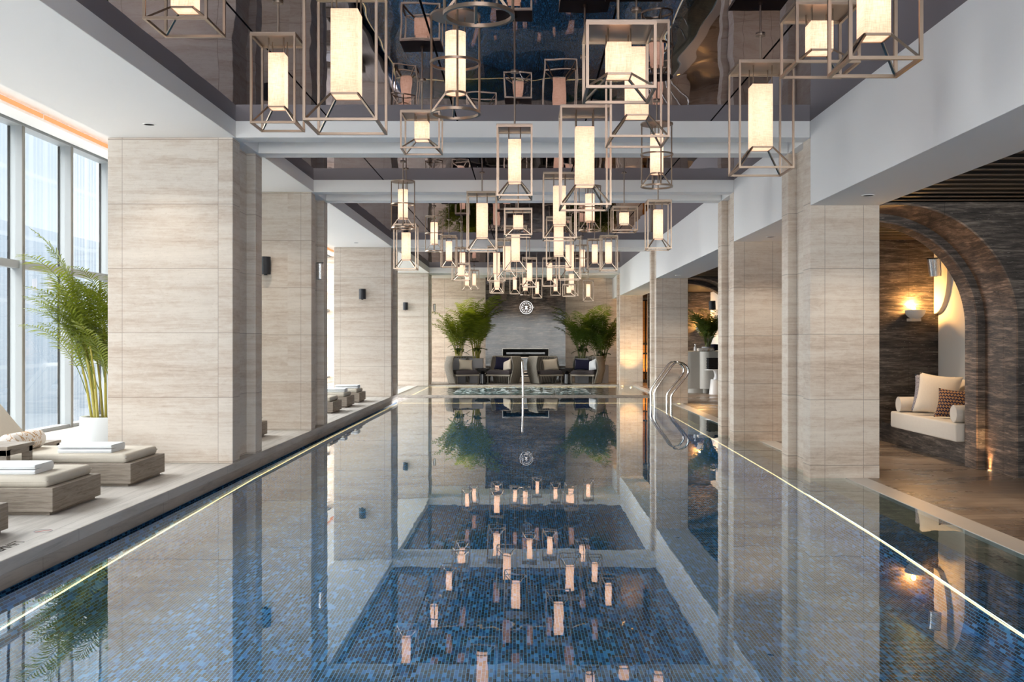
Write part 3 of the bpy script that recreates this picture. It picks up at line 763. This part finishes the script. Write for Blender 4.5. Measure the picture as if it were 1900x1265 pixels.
spots = [(6.257,'grey oak sun lounger of which only the foot corner shows at the picture edge','first'),
         (7.708,'closest sun lounger in full view, a folded white towel at its foot end',''),
         (9.15,'grey oak sun lounger before the broad column, with swirl bolster, towel and raised back',''),
         (13.05,'sun lounger foot corner peeking out past the first broad column',''),
         (17.85,'sun lounger without a visible towel past the second window column',''),
         (19.35,'sun lounger with a white towel, the middle one past the second window column',''),
         (20.85,'sun lounger with a white towel just before the third window column','')]
for i, (y, lab, _) in enumerate(spots):
    if i == 0: L0.location = (LX, y, DK); L0['label'] = lab
    else: dup(L0, (LX if i < 3 else wx([496,634,657.5,678.5][i-3], y+.41), y, DK), 0, lab)
def towel_mesh(l=.46, d=.34, h=.068):
    P = []
    for k in range(9):
        a = -PI/2 + PI*k/8; P.append((d/2-h/2 + h/2*math.cos(a), h/2 + h/2*math.sin(a)))
    P += [(-d/2+.01, h), (-d/2, h*.80), (-d/2+.012, h*.56), (-d/2+.13, h*.52), (-d/2+.012, h*.47), (-d/2, h*.25), (-d/2+.01, 0)]
    n = len(P)
    vs = []; 
    for i, x in enumerate((-l/2, -l/2+.012, l/2-.012, l/2)):
        s = .96 if i in (0,3) else 1.0
        vs += [(x, (y)*s, .001+(z-h/2)*s+h/2) for y, z in P]
    fs = [tuple(range(n)), tuple(range(3*n,4*n))[::-1]]
    for i in range(3):
        for k in range(n): fs.append((i*n+k, (i+1)*n+k, (i+1)*n+(k+1)%n, i*n+(k+1)%n))
    return MB().add(vs, fs).mesh('towel', smooth=True)
TM = towel_mesh()
for (x, y, rz, lab) in ((wx(168,9.0), 9.03, .02, 'folded white towel on the sun lounger before the broad column'), (wx(18,7.55), 7.6, .03, 'folded white towel on the closest sun lounger in full view'),
                    (-3.62, 19.35, .0, 'folded white towel on the middle lounger past the second window column'), (-3.62, 20.85, .0, 'folded white towel on the lounger before the third window column')):
    tag(link('folded_towel', TM, M['towel'], loc=(x, y, DK+.272), rot=(0,0,rz)), lab, 'towel', 'folded towels on the sun loungers')
# bolster, side tables
m = MB().tube([(0,-.30,0),(0,-.27,0),(0,.27,0),(0,.30,0)], [.05,.085,.085,.05], 20)
tag(obj('bolster_pillow', m, M['swirl'], loc=(-4.47, 9.1, DK+.272+.08), smooth=True), 'white bolster pillow with gold swirl print on the lounger before the broad column', 'cushion')
def side_table(x1, y0, y1, z, label, l=.55):
    t = thing('side_table', label, 'table', (x1, y0, DK), 0, 'grey oak side tables between loungers')
    h = z - DK; w = y1-y0
    obj('table_top', MB().box(-l,0,0,w,h-.028,h), M['teak'], t, bevel=.003)
    obj('apron', MB().box(-l+.02,-.012,.012,w-.012,h-.075,h-.028), M['teak'], t)
    for (a, b) in ((-.075,.012),(-.075,w-.075),(-l+.012,.012),(-l+.012,w-.075)): obj('leg', MB().box(a,a+.063,b,b+.063,0,h-.028), M['teak'], t, bevel=.003)
side_table(-4.15, 8.20, 8.66, .545, 'tall grey oak side table between the two loungers in full view')
side_table(-4.60, 9.70, 10.15, .415, 'low grey oak table end showing behind the lounger before the broad column')
# ---- palms
def frond_mesh(length, bend, nl, ll, droop, seed, lw=.016, petiole=.25):
    rnd = random.Random(seed); m = MB(); pts = []
    ang = math.radians(8); p = Vector((0,0,0)); N = 22; st = length/N
    for i in range(N+1):
        pts.append(p.copy()); a = ang + bend*(i/N)**1.5
        p = p + Vector((math.sin(a), 0, math.cos(a)))*st
    m.tube(pts, [.007*(1-.75*i/N) for i in range(N+1)], 5)
    for k in range(nl):
        f = petiole + (1-petiole)*(k+.5)/nl
        i = min(int(f*N), N-1); q = pts[i].lerp(pts[i+1], f*N-i); d = (pts[i+1]-pts[i]).normalized()
        L = ll*(math.sin(PI*min(1,(f-petiole)/(1-petiole)*.86+.16))**.7)*rnd.uniform(.88,1.1)
        up = d.cross(Vector((0,1,0))).normalized(); up = up if up.z > 0 or up.x < 0 else -up
        for s in (-1, 1):
            t = (d*rnd.uniform(.55,.8) + Vector((0,s,0))*1.0 + up*rnd.uniform(.05,.4)).normalized()
            w = d.cross(t).cross(t); w = (d - t*d.dot(t)).normalized()*lw
            vs = []
            for j, (u, ww) in enumerate(((0,.35),(.3,1),(.65,.85),(1,.05))):
                c = q + t*L*u + Vector((0,0,-1))*droop*L*u*u
                vs += [c - w*ww*.5, c + w*ww*.5]
            m.add(vs, [(0,1,3,2),(2,3,5,4),(4,5,7,6)])
    return m.mesh('frond', recalc=False)
FR_BIG = [frond_mesh(1.35+.1*i, .62+.26*i, 28, .34, .34, i, .022) for i in range(4)]
FR_FAR = [frond_mesh(1.15+.12*i, .55+.28*i, 19, .36, .40, 40+i, .034) for i in range(4)]
FR_SML = [frond_mesh(.85+.1*i, .8+.3*i, 26, .30, .3, 20+i, .016) for i in range(3)]
def palm(label, loc, potz, potr, fr, canes, seed, pot='pot', h=.43, dark=False, tilt=0.0, sc=1.0, square=False, broad=0, group=None, spread=.55, asym=None, hc=(.5,1.1), nf=3):
    rnd = random.Random(seed)
    t = thing('potted_palm', label, 'potted plant', loc, 0, group)
    if square: obj('planter', MB().box(-potr,potr,-potr,potr,0,h), M[pot], t, bevel=.01)
    else: obj('planter', MB().lathe([(potr*.93,0),(potr,h*.5),(potr*.99,h-.005),(potr*.95,h),(potr*.90,h-.01),(potr*.9,h-.04)], 40), M[pot], t, smooth=True)
    obj('soil', MB().cyl(0,0,h-.06,h-.03,potr*.88,24), M['soil'], t)
    lm = M['leafd'] if dark else M['leaf']; cm = M['caned'] if dark else M['cane']
    fmesh = []
    for f in fr:
        nm = f.name + ('_d' if dark else '')
        g = bpy.data.meshes.get(nm) if dark else f
        if g is None: g = f.copy(); g.name = nm; g.materials.clear()
        if not g.materials: g.materials.append(lm)
        fmesh.append(g)
    for i in range(canes):
        a = 2*PI*i/canes + rnd.uniform(-.3,.3); r = potr*.55*rnd.uniform(.3,1)
        b = Vector((r*math.cos(a), r*math.sin(a), h-.04)); hh = rnd.uniform(*hc)*sc
        lean = rnd.uniform(.05,.22)
        top = b + Vector((math.cos(a)*lean*hh, math.sin(a)*lean*hh, hh))
        mid = b.lerp(top,.5) + Vector((0,0,0))
        obj('cane', MB().tube([b, mid + Vector((-math.cos(a)*.02,-math.sin(a)*.02,0)), top], [.017,.014,.010], 8), cm, t, smooth=True)
        for j in range(nf):
            az = a + rnd.uniform(-1.1,1.1) if j else a
            if asym is not None and rnd.random() < .6: az = asym + rnd.uniform(-.7,.7)
            if square and math.sin(az) > .25: az = -az
            z = 1 - (.30 if square else .20)*j - rnd.uniform(0,.08)
            o = link('frond', rnd.choice(fmesh), None, t, tuple(b.lerp(top, z)), (rnd.uniform(-.12,.12), rnd.uniform(-.10,.35)*spread*1.6, az), (sc*rnd.uniform(.78,1.08),)*3)
    for i in range(broad):
        a = 2*PI*i/max(1,broad) + rnd.random(); L = rnd.uniform(.28,.42)
        def lf(u, v, L=L): 
            wv = .34*L*math.sin(PI*min(.98,v*.9+.08))**.8
            return ((u-.5)*2*wv*.9, L*v, .18*L*math.sin(v*2.4) - .5*L*v*v + abs(u-.5)*.1*L)
        link('broad_leaf', MB().grid(lf, 5, 8).mesh('broad_leaf', smooth=True), M['leafb'], t, (0, 0, h + rnd.uniform(.05,.4)), (rnd.uniform(.1,.7), 0, a))
    return t
palm('bright green areca palm in a white round pot beside the first broad column', (-5.03, 12.3, DK), 0, .305, FR_BIG + FR_SML, 17, 5, h=.34, sc=.84, spread=.34, asym=PI*1.25, hc=(.6,1.55), nf=4)
palm('palm with broad undergrowth behind the first armchair, next to the window column', (wx(850,33.2), 33.35, .012), 0, .25, FR_FAR, 10, 11, 'potg', h=.80, sc=1.08, square=True, broad=8, hc=(.2,.95), spread=.42, nf=3)
palm('palm with the tallest frond, beside the chimney breast behind the first armchair', (wx(884,33.3), 33.3, .012), 0, .22, FR_FAR, 9, 12, 'potg', h=.80, sc=1.14, square=True, broad=6, hc=(.3,1.0), spread=.34, nf=3)
palm('dark palm close to the chimney breast behind the last armchair', (wx(1079,33.3), 33.3, .012), 0, .22, FR_FAR, 9, 13, 'potg', h=.80, dark=True, sc=1.04, square=True, broad=7, hc=(.25,.85), spread=.42, nf=3)
palm('dark palm in a grey square planter by the last lounge column', (wx(1116,33.2), 33.3, .012), 0, .22, FR_FAR, 10, 14, 'potg', h=.58, dark=True, sc=1.05, square=True, broad=7, hc=(.35,.95), spread=.40, nf=3)
# ---- wicker armchairs
def make_chair(sgn):
    t = thing('wicker_armchair', 'x', 'chair', (0,0,0), 0, 'wicker armchairs before the chimney breast')
    path = []
    W, Dp, R = .46, .40, .16
    path.append((-W-.02, -Dp-.06)); path.append((-W-.01, -Dp+.12)); path.append((-W, .0)); path.append((-W, Dp-R))
    for k in range(1,8):
        a = PI - (PI/2)*k/8; path.append((-W+R + R*math.cos(a), Dp-R + R*math.sin(a)))
    path += [(-W+R, Dp), (0, Dp+.01), (W-R, Dp)]
    for k in range(1,8):
        a = PI/2 - (PI/2)*k/8; path.append((W-R + R*math.cos(a), Dp-R + R*math.sin(a)))
    path += [(W, Dp-R), (W, .16)]
    path = [Vector((x*sgn, y, 0)) for x, y in path]
    nrm = []
    for i in range(len(path)):
        d = path[min(i+1,len(path)-1)] - path[max(i-1,0)]; d.normalize(); q = Vector((d.y, -d.x, 0)); nrm.append(-q*sgn)
    nv = 10; Hh = .86
    def side(off):
        vs = []
        for j in range(nv):
            v = j/(nv-1); fl = .055*math.sin((v-.28)*PI*1.45)
            for i, p in enumerate(path):
                q = p + nrm[i]*(fl+off); vs.append((q.x, q.y, .02 + (Hh-.02)*v))
        return vs
    n = len(path); a = side(0); b = side(.028); vs = a + b; o = n*nv; fs = []
    for j in range(nv-1):
        for i in range(n-1):
            k = j*n+i; fs.append((k,k+1,k+n+1,k+n)); fs.append((o+k,o+k+n,o+k+n+1,o+k+1))
    for i in range(n-1): fs.append((i,o+i,o+i+1,i+1)); k=(nv-1)*n+i; fs.append((k,k+1,o+k+1,o+k))
    for j in range(nv-1):
        k=j*n; fs.append((k,k+n,o+k+n,o+k)); k=j*n+n-1; fs.append((k,o+k,o+k+n,k+n))
    sh = obj('wicker_shell', MB().add(vs, fs), M['wicker'], t, smooth=True)
    rim = [Vector(a[(nv-1)*n+i]) + nrm[i]*.014 for i in range(n)]
    obj('rim_edge', MB().tube(rim, .016, 8), M['wicker_l'], sh, smooth=True)
    link('seat_cushion', soft_box(-.40,.40,-.42,.32,.30,.43,.04), M['charcoal'], t)
    obj('seat_rail', MB().box(-.42,.42,-.42,.36,.245,.30), M['wicker_l'], t, bevel=.012)
    for (x, y) in ((-.37,-.38),(.37,-.38),(-.37,.3),(.37,.3)): obj('leg', MB().box(x-.018,x+.018,y-.018,y+.018,0,.25), M['wicker'], t)
    return t
CY0 = 32.85
chairs = [(860,1,'wicker armchair beside the far window column with one cream cushion'), (934,-1,'wicker armchair with upright navy cushion before the chimney breast'),
          (1013,1,'wicker armchair with a cream cushion next to the steel pole, on the lounge side'), (1088,-1,'wicker armchair beside the amber-lit column with navy and white cushions')]
for px, s, lab in chairs:
    t = make_chair(s); t['label'] = lab; t.location = (wx(px, CY0), CY0, .012); t.rotation_euler = (0,0, s*math.radians(24))
zc = .012+.43
pillow('cushion', .46, .36, .15, M['cream'], (wx(864,32.75), 32.78, zc+.17), (-.30,.06,.3), 'cream cushion on the armchair beside the far window column')
pillow('cushion', .46, .44, .15, M['navy'], (wx(931,32.8), 32.85, zc+.21), (-.25,.10,-.2), 'upright navy cushion on the second armchair before the chimney breast')
pillow('cushion', .40, .36, .14, M['cream'], (wx(941,32.6), 32.62, zc+.15), (-.25,-.3,-.9), 'cream cushion leaning by the arm behind the navy one, second armchair')
pillow('cushion', .50, .38, .15, M['cream'], (wx(1021.5,32.75), 32.78, zc+.18), (-.30,-.08,.25), 'cream cushion on the armchair next to the steel pole, lounge side')
pillow('cushion', .56, .36, .15, M['navy'], (wx(1082,32.8), 32.85, zc+.17), (-.25,.05,-.2), 'wide navy cushion on the armchair beside the amber-lit column')
pillow('cushion', .38, .38, .14, M['towel'], (wx(1100,32.6), 32.62, zc+.16), (-.25,-.3,-.95), 'white cushion leaning by the arm on the armchair beside the amber-lit column')
for px, lab in ((895.5,'glossy black pedestal table between the first two armchairs'), (1052,'glossy black pedestal table between the last two armchairs')):
    t = thing('pedestal_table', lab, 'table', (wx(px,32.2), 32.2, .012), 0, 'glossy black pedestal tables')
    obj('base', MB().lathe([(.18,0),(.18,.012),(.11,.03),(.10,.32),(.07,.335)], 28), M['gblack'], t, smooth=True)
    obj('table_top', MB().lathe([(.05,.33),(.085,.35),(.235,.47),(.245,.50),(.235,.515)], 36), M['gblack'], t, smooth=True)
# ---- steel pole with spout between pool and spa
t = thing('water_spout', 'slim steel pole with curved top standing between pool and spa', 'water spout', (wx(970.5,25.2), 25.2, .006))
obj('pole', MB().tube([(0,0,.0),(-.004,0,.45),(-.012,0,.80),(-.016,.03,.86),(-.018,.12,.885),(-.018,.2,.87)], .026, 14), M['steel'], t, smooth=True)
obj('base_flange', MB().cyl(0,0,0,.012,.055,20), M['steel'], t)
obj('nozzle', MB().tube([(-.018,.2,.87),(-.018,.215,.86)], .03, 14), M['bronze'], t)
# ---- pool ladder rails
def rail(y, label):
    P = [(1214.8,752.3),(1214.2,740),(1213.8,729),(1217,720),(1225,708),(1238,690),(1247,677.5),(1252,673.3),(1258,671.8),(1266,673.6),(1272,678),(1276.4,684.5),(1276.6,691),(1272.5,698),(1264,709),(1253,722),(1247,729.5),(1244.8,736),(1244.6,752.3)]
    y0 = 21.9
    pts = [(wx(px,y0), y, wz(py,y0)) for px, py in P]; pts[0] = (pts[0][0], y, -.25); pts[-1] = (pts[-1][0], y, -.1)
    t = thing('ladder_rail', label, 'pool ladder', (pts[0][0], y, 0), 0, 'steel pool ladder rails')
    q = [(a-pts[0][0], 0, c) for a, b, c in pts]
    obj('handrail', MB().tube(q, .022, 12), M['steel'], t, smooth=True)
    obj('flange', MB().cyl(q[-1][0], 0, -.03, -.005, .05, 18), M['steel'], t)
rail(21.85, 'looped steel ladder rail on the camera side of the pool ladder')
rail(22.5, 'looped steel ladder rail on the far side of the pool ladder')
# ---- speakers
def speaker(name, x, y, z, w, h, mat, label, rz=0, tilt=0, cone=False):
    t = thing(name, label, 'speaker', (x, y, z), rz, 'wall speakers')
    n = 14; P = [(w/2*math.sin(-PI/2+PI*k/n)*1.0, -w*.62*math.cos(-PI/2+PI*k/n)**.8 if 0 < k < n else 0.0) for k in range(n+1)]
    P = [(a, b-.03) for a, b in P]
    r1 = .86 if cone else 1.0
    m = MB(); k = len(P)
    m.add([(a*r1, b*r1, -h/2) for a, b in P] + [(a, b, h/2) for a, b in P], [tuple(range(k))[::-1], tuple(range(k,2*k))] + [(i,(i+1)%k,k+(i+1)%k,k+i) for i in range(k)])
    obj('cabinet', m, mat, t, rot=(tilt,0,0), bevel=.004)
    obj('bracket', MB().box(-.025,.025,-.035,.0,-.05,.05).box(-.02,.02,-.06,-.02,-h/2-.012,-h/2+.004), M['gblack'], t)
    if cone: obj('end_cap', MB().box(-w*.44,w*.44,-w*.5,-.03,h/2-.002,h/2+.012), M['gblack'], t, rot=(tilt,0,0))
    return t
for px, py, y, w, h, lab in ((494.5,493,14.21,.135,.245,'black wall speaker on the second window column'), (673,545.5,22.65,.150,.225,'black wall speaker on the third window column'), (752.6,568,31.32,.150,.23,'black wall speaker on the last window column')):
    speaker('wall_speaker', wx(px,y), y-.002, wz(py,y), w, h, M['mblack'], lab)
speaker('wall_speaker', wx(592.5,15.0), 15.085, wz(502.5,15.0), .12, .235, M['chrome'], 'silver wall speaker in the slot of the second window column', 0, .08, True)
speaker('wall_speaker', wx(805.5,32.0), 32.19, wz(570.5,32.0), .085, .22, M['chrome'], 'tiny silver wall speaker in the slot of the last window column', 0, .08, True)
speaker('wall_speaker', wx(1746,13.75), 13.9, wz(494,13.75), .185, .24, M['chrome'], 'silver wall speaker above the alcove sofa', -.9, .12, True)
speaker('wall_speaker', wx(1322.5,28.7), 28.7, wz(566,28.7), .19, .25, M['mblack'], 'black wall speaker above the desk palm in the far lounge', -.5, .1)
# ---- alcove sofa
t = thing('alcove_sofa', 'warm grey built-in alcove sofa seat on a dark stone base under the arch', 'sofa', (5.28, 12.45, .262))
link('seat_cushion', soft_box(-.48,.46,-1.03,1.02,0,.207,.022), M['sofa'], t)
for yy, lab in ((13.27,'round grey bolster arm at the far end of the alcove sofa'), (11.56,'round grey bolster arm at the near end of the alcove sofa')):
    x0 = 4.83
    o = thing('bolster_cushion', lab, 'cushion', (x0, yy, .47), 0, 'bolster arms of the alcove sofa')
    obj('cover', MB().tube([(0,0,.099),(.012,0,.099),(.86,0,.099),(.87,0,.099)], [.088,.097,.097,.09], 28), M['sofa'], o, smooth=True)
    obj('piping', MB().tube([(.004,.095*math.cos(2*PI*k/28),.099+.095*math.sin(2*PI*k/28)) for k in range(28)], .005, 6, True), M['sofa'], o, smooth=True)
pillow('cushion', .48, .48, .15, M['checkpil'], (5.17, 13.0, .47+.255), (-.30,.05,-.55), 'grey dotted cushion at the back of the alcove sofa')
pillow('cushion', .52, .52, .16, M['cream'], (5.08, 12.62, .47+.262), (-.32,.10,-.62), 'large cream cushion in the middle of the alcove sofa')
pillow('cushion', .42, .36, .14, M['hexpil'], (5.08, 12.14, .47+.175), (-.32,.05,-.75), 'navy and gold honeycomb cushion on the alcove sofa')
pillow('cushion', .46, .46, .14, M['cream'], (5.46, 12.45, .47+.235), (-.30,0,-.9), 'second cream cushion half hidden at the alcove sofa wall')
pillow('cushion', .36, .36, .13, M['navy'], (5.32, 11.90, .47+.18), (-.30,0,-.9), 'plain navy cushion by the near bolster of the alcove sofa')
# ---- sconces
def sconce(x, y, z, label, power):
    t = thing('wall_sconce', label, 'wall lamp', (x, y, z), 0, 'plaster bowl sconces')
    prof = []
    for k in range(11):
        a = -PI/2*(1-k/10); prof.append((max(.045,.137*math.cos(a)) if k < 3 else .137*math.cos(a), .125*math.sin(a)))
    prof += [(.130,.004),(.120,-.01),(.06,-.06)]
    obj('bowl', MB().lathe(prof, 36), M['bowl'], t, (0,-.142,0), smooth=True)
    obj('wooden_block', MB().box(-.065,.065,-.19,-.0,-.152,-.112), M['cream'], t)
    obj('bulb', MB().lathe([(.0,-.02),(.022,-.01),(.030,.012),(.02,.036),(.0,.042)], 16), M['flame'], t, (0,-.085,.012), smooth=True)
    ld = bpy.data.lights.new('sconce_light', 'POINT'); ld.energy = power; ld.color = (1,.52,.16); ld.shadow_soft_size = .03
    link('sconce_light', ld, None, t, (0,-.085,.09))
sconce(wx(1698,14.16), 14.3, wz(575.5,14.16), 'white plaster bowl sconce glowing on the dark alcove wall above the sofa', 13)
sconce(wx(1300,29.86), 30.0, wz(608,29.86), 'plaster bowl sconce glowing behind the desk palm in the far lounge', 26)
# ---- reception desk corner of the far lounge
def rrect(x0,x1,y0,y1,r,n=8):
    P = []
    for cx_, cy_, a0 in ((x1-r,y1-r,0),(x0+r,y1-r,PI/2),(x0+r,y0+r,PI),(x1-r,y0+r,1.5*PI)):
        for k in range(n+1): a = a0+PI/2*k/n; P.append((cx_+r*math.cos(a), cy_+r*math.sin(a)))
    return P
t = thing('reception_desk', 'grey terrazzo reception desk with rounded corners beyond the ladder', 'desk', (0,0,0))
obj('plinth', MB().prism(rrect(4.30,6.0,27.1,28.2,.28), 0, .12), M['concrete'], t, smooth=True)
obj('counter_body', MB().prism(rrect(4.05,6.2,27.15,28.4,.42), .12, 1.105), M['concrete'], t, smooth=True)
obj('front_pilaster', MB().prism(rrect(4.62,6.2,26.85,27.6,.22), .12, 1.10), M['concrete'], t, smooth=True)
obj('pilaster_foot', MB().cyl(4.78,27.15,0,.13,.10,20), M['concrete'], t, smooth=True)
palm('feathery green palm on the grey reception desk in the far lounge', (wx(1313,27.9), 27.9, 1.105), 0, .16, FR_SML, 11, 21, 'potg', h=.12, dark=True, sc=1.1, hc=(.05,.3), spread=.45)
t = thing('soap_bottle', 'clear pump bottle with white top on the reception desk', 'bottle', (wx(1290.5,27.3), 27.35, 1.105))
obj('bottle_body', MB().lathe([(.035,0),(.038,.01),(.038,.10),(.018,.125)], 20), M['whitepl'], t, smooth=True)
obj('pump_head', MB().lathe([(.012,.12),(.012,.165),(.026,.168),(.026,.19)], 14), M['whitepl'], t, smooth=True)
link('tray', MB().cyl(0,0,0,.006,.05,20).mesh('tray'), M['amber_wood'], t)
tag(link('folded_cloth', soft_box(-.22,.22,-.13,.13,0,.085,.035), M['swirl'], loc=(wx(1310,27.2), 27.28, 1.106)), 'folded cream cloth with gold swirls lying on the reception desk', 'towel')
t = thing('pedestal_stand', 'white pedestal table carrying the stack of black cloths', 'table', (wx(1330,26.5), 26.5, 0))
obj('foot', MB().lathe([(.20,0),(.20,.01),(.155,.385),(.15,.39)], 32), M['whitepl'], t, smooth=True)
obj('stem', MB().lathe([(.085,.38),(.085,.42),(.062,.46),(.062,.52),(.085,.60),(.12,.63)], 28), M['whitepl'], t, smooth=True)
obj('table_top', MB().cyl(0,0,.63,.648,.31,40), M['whitepl'], t, smooth=True)
for k in range(12):
    o = link('folded_black_cloth', soft_box(-.24,.24,-.16,.16,0,.024,.009), M['paper'], loc=(wx(1330,26.5)+.006*math.sin(k*2.1), 26.5+.005*math.cos(k*3.3), .648+.0245*k), rot=(0,0,.015*math.sin(k*1.7)))
    tag(o, 'black folded cloth in the stack on the white pedestal table', 'cloth', 'black cloths stacked on the pedestal')
tag(obj('round_stool_back', MB().lathe([(.0,0),(.14,.02),(.16,.10),(.12,.18),(.0,.19)], 24), M['navy'], loc=(wx(1326,28.2), 28.25, 1.105), smooth=True), 'dark round vessel behind the folded cloth on the desk', 'vessel')
bpy.data.objects['round_stool_back'].name = 'dark_vessel'
# ---- floor uplights
def uplight(x, y, z, label, power, tgt, size=50):
    t = thing('floor_uplight', label, 'floor light', (x, y, z), 0, 'small floor uplights')
    obj('rim', MB().ring(.045,.032,.0,.006), M['steel'], t, smooth=True)
    obj('lens', MB().cyl(0,0,.0,.004,.032,18), M['flame'], t)
    if power:
        ld = bpy.data.lights.new('uplight_beam', 'SPOT'); ld.energy = power; ld.color = (1,.60,.26); ld.spot_size = math.radians(size); ld.spot_blend = .8; ld.shadow_soft_size = .03
        o = link('uplight_beam', ld, None, t, (0,0,.02)); d = Vector(tgt) - Vector((x,y,z)); o.rotation_euler = d.to_track_quat('-Z','Y').to_euler()
uplight(wx(1261,22.35), 22.45, .002, 'glowing floor light at the foot of the third lounge column', 0, (0,0,0))
uplight(wx(1835,11.03), 10.98, .002, 'glowing floor light at the foot of the arch wall', 70, (4.75, 10.9, 1.9), 70)
uplight(wx(1147.5,32.6), 31.2, .012, 'tiny glowing floor light beside the last lounge column', 0, (0,0,0))
uplight(3.15, 30.55, .002, 'floor light washing the last lounge column with amber', 45, (3.2, 31.35, 1.4), 60)
uplight(4.12, 33.3, .012, 'added floor light brightening the amber door panels', 70, (4.1, 34.0, 1.6), 95)  # uplight added to brighten the door
# ---- painted depth markings
def marking(txt, loc, rz, label, size=.105):
    cu = bpy.data.curves.new('depth_marking', 'FONT'); cu.body = txt; cu.size = size; cu.extrude = .0006; cu.space_character = .95
    o = bpy.data.objects.new('depth_marking', cu); COL.objects.link(o); o.location = loc; o.rotation_euler = (0,0,rz)
    me = bpy.data.meshes.new_from_object(o.evaluated_get(bpy.context.evaluated_depsgraph_get())); bpy.data.objects.remove(o)
    o = link('depth_marking', me, None, None, loc, (0,0,rz)); me.materials.clear(); me.materials.append(M['gblack']); return tag(o, label, 'lettering', 'painted depth markings')
o = marking('1.2M/4FT', (-3.10, 5.98, DK+.001), PI/2, 'black depth lettering on the raised deck edge beside the closest lounger')
o = marking('1.2M/4FT', (3.07, 6.88, -.0285), -PI/2, 'black depth lettering on the submerged stone margin of the lounge side', .11)
t = thing('no_diving_symbol', 'faint round no-diving symbol with a red slash on the deck', 'sign', (-3.155, 6.70, DK+.001))
obj('outer_ring', MB().ring(.058,.052,0,.0012), M['potg'], t); obj('red_slash', MB().bar((-.038,-.038,.001),(.038,.038,.001),.007,.001), m_plain('red_paint', (.55,.06,.05), .6), t)

# ================================================================ LIGHT
w = bpy.data.worlds.new('overcast_sky'); SC.world = w; w.use_nodes = True
nt = w.node_tree; bg = nt.nodes['Background']; bg.inputs[0].default_value = (1.0,.985,.975,1); bg.inputs[1].default_value = 5.1
def portal(loc, rot, sx, sy):
    ld = bpy.data.lights.new('window_portal', 'AREA'); ld.shape = 'RECTANGLE'; ld.size = sx; ld.size_y = sy; ld.cycles.is_portal = True
    o = link('window_portal', ld, None, None, loc, rot)
portal((-6.75, (YR+19)/2, 2.2), (0, -PI/2, 0), 4.1, 26)
portal((-6.75, 26.5, 2.2), (0, -PI/2, 0), 4.1, 15)
portal((.2, YR-.25, 1.68), (PI/2, 0, 0), 14.2, 3.1)
def spot(x, y, z, e, col=(1,.78,.55), size=95):  # added fill lamps; a few sit at the dark soffit downlights
    ld = bpy.data.lights.new('fill_spot', 'SPOT'); ld.energy = e; ld.color = col; ld.spot_size = math.radians(size); ld.spot_blend = .9; ld.shadow_soft_size = .05
    link('fill_spot', ld, None, None, (x, y, z), (0,0,0))
for y in (4, 7.5, 12.6, 17, 20.5, 25, 29): spot(4.5, y, 2.78, 60, (1,.70,.42))  # warm fill added over the lounge, no fixtures there
for y in (32.6,): spot(4.2, y, 2.7, 60, (1,.62,.28))
for x, y, z, e in ((-3.6,9.75,3.44,25),(-3.6,13.4,3.44,25),(-3.6,21.6,3.44,15),(-3.6,27,3.44,15),(-3.6,30.3,3.44,12),(3.24,9.66,2.75,25),(3.24,13.55,2.75,25),(3.24,21.6,2.75,35),(3.24,30.3,2.75,50),(-2.2,32.9,3.44,60),(0,32.7,3.44,40),(2.2,32.9,3.44,40)): spot(x, y, z, e, (1,.86,.70), 110)  # soffit lamps, with extra ones added to brighten the far end
# ================================================================ CAMERA
cam = bpy.data.cameras.new('camera'); co = link('camera', cam, None, None, (0,0,EYE), (PI/2,0,0))
cam.sensor_width = 36; cam.sensor_fit = 'HORIZONTAL'; cam.lens = 36*F/1900
cam.shift_x = -(CX-950)/1900; cam.shift_y = (CY-632.5)/1900
cam.clip_start = .05; cam.clip_end = 300
SC.camera = co
SC.view_settings.view_transform = 'Standard'; SC.view_settings.look = 'None'; SC.view_settings.gamma = 1; SC.view_settings.exposure = 1.3; SC.view_settings.use_curve_mapping = False
c = SC.cycles
c.use_denoising = True; c.max_bounces = 8; c.diffuse_bounces = 4; c.glossy_bounces = 5; c.use_adaptive_sampling = True; c.adaptive_threshold = .02; c.adaptive_min_samples = 20; c.transparent_max_bounces = 12; c.transmission_bounces = 4
c.caustics_reflective = True; c.caustics_refractive = False; c.sample_clamp_indirect = 6.0; c.blur_glossy = .5
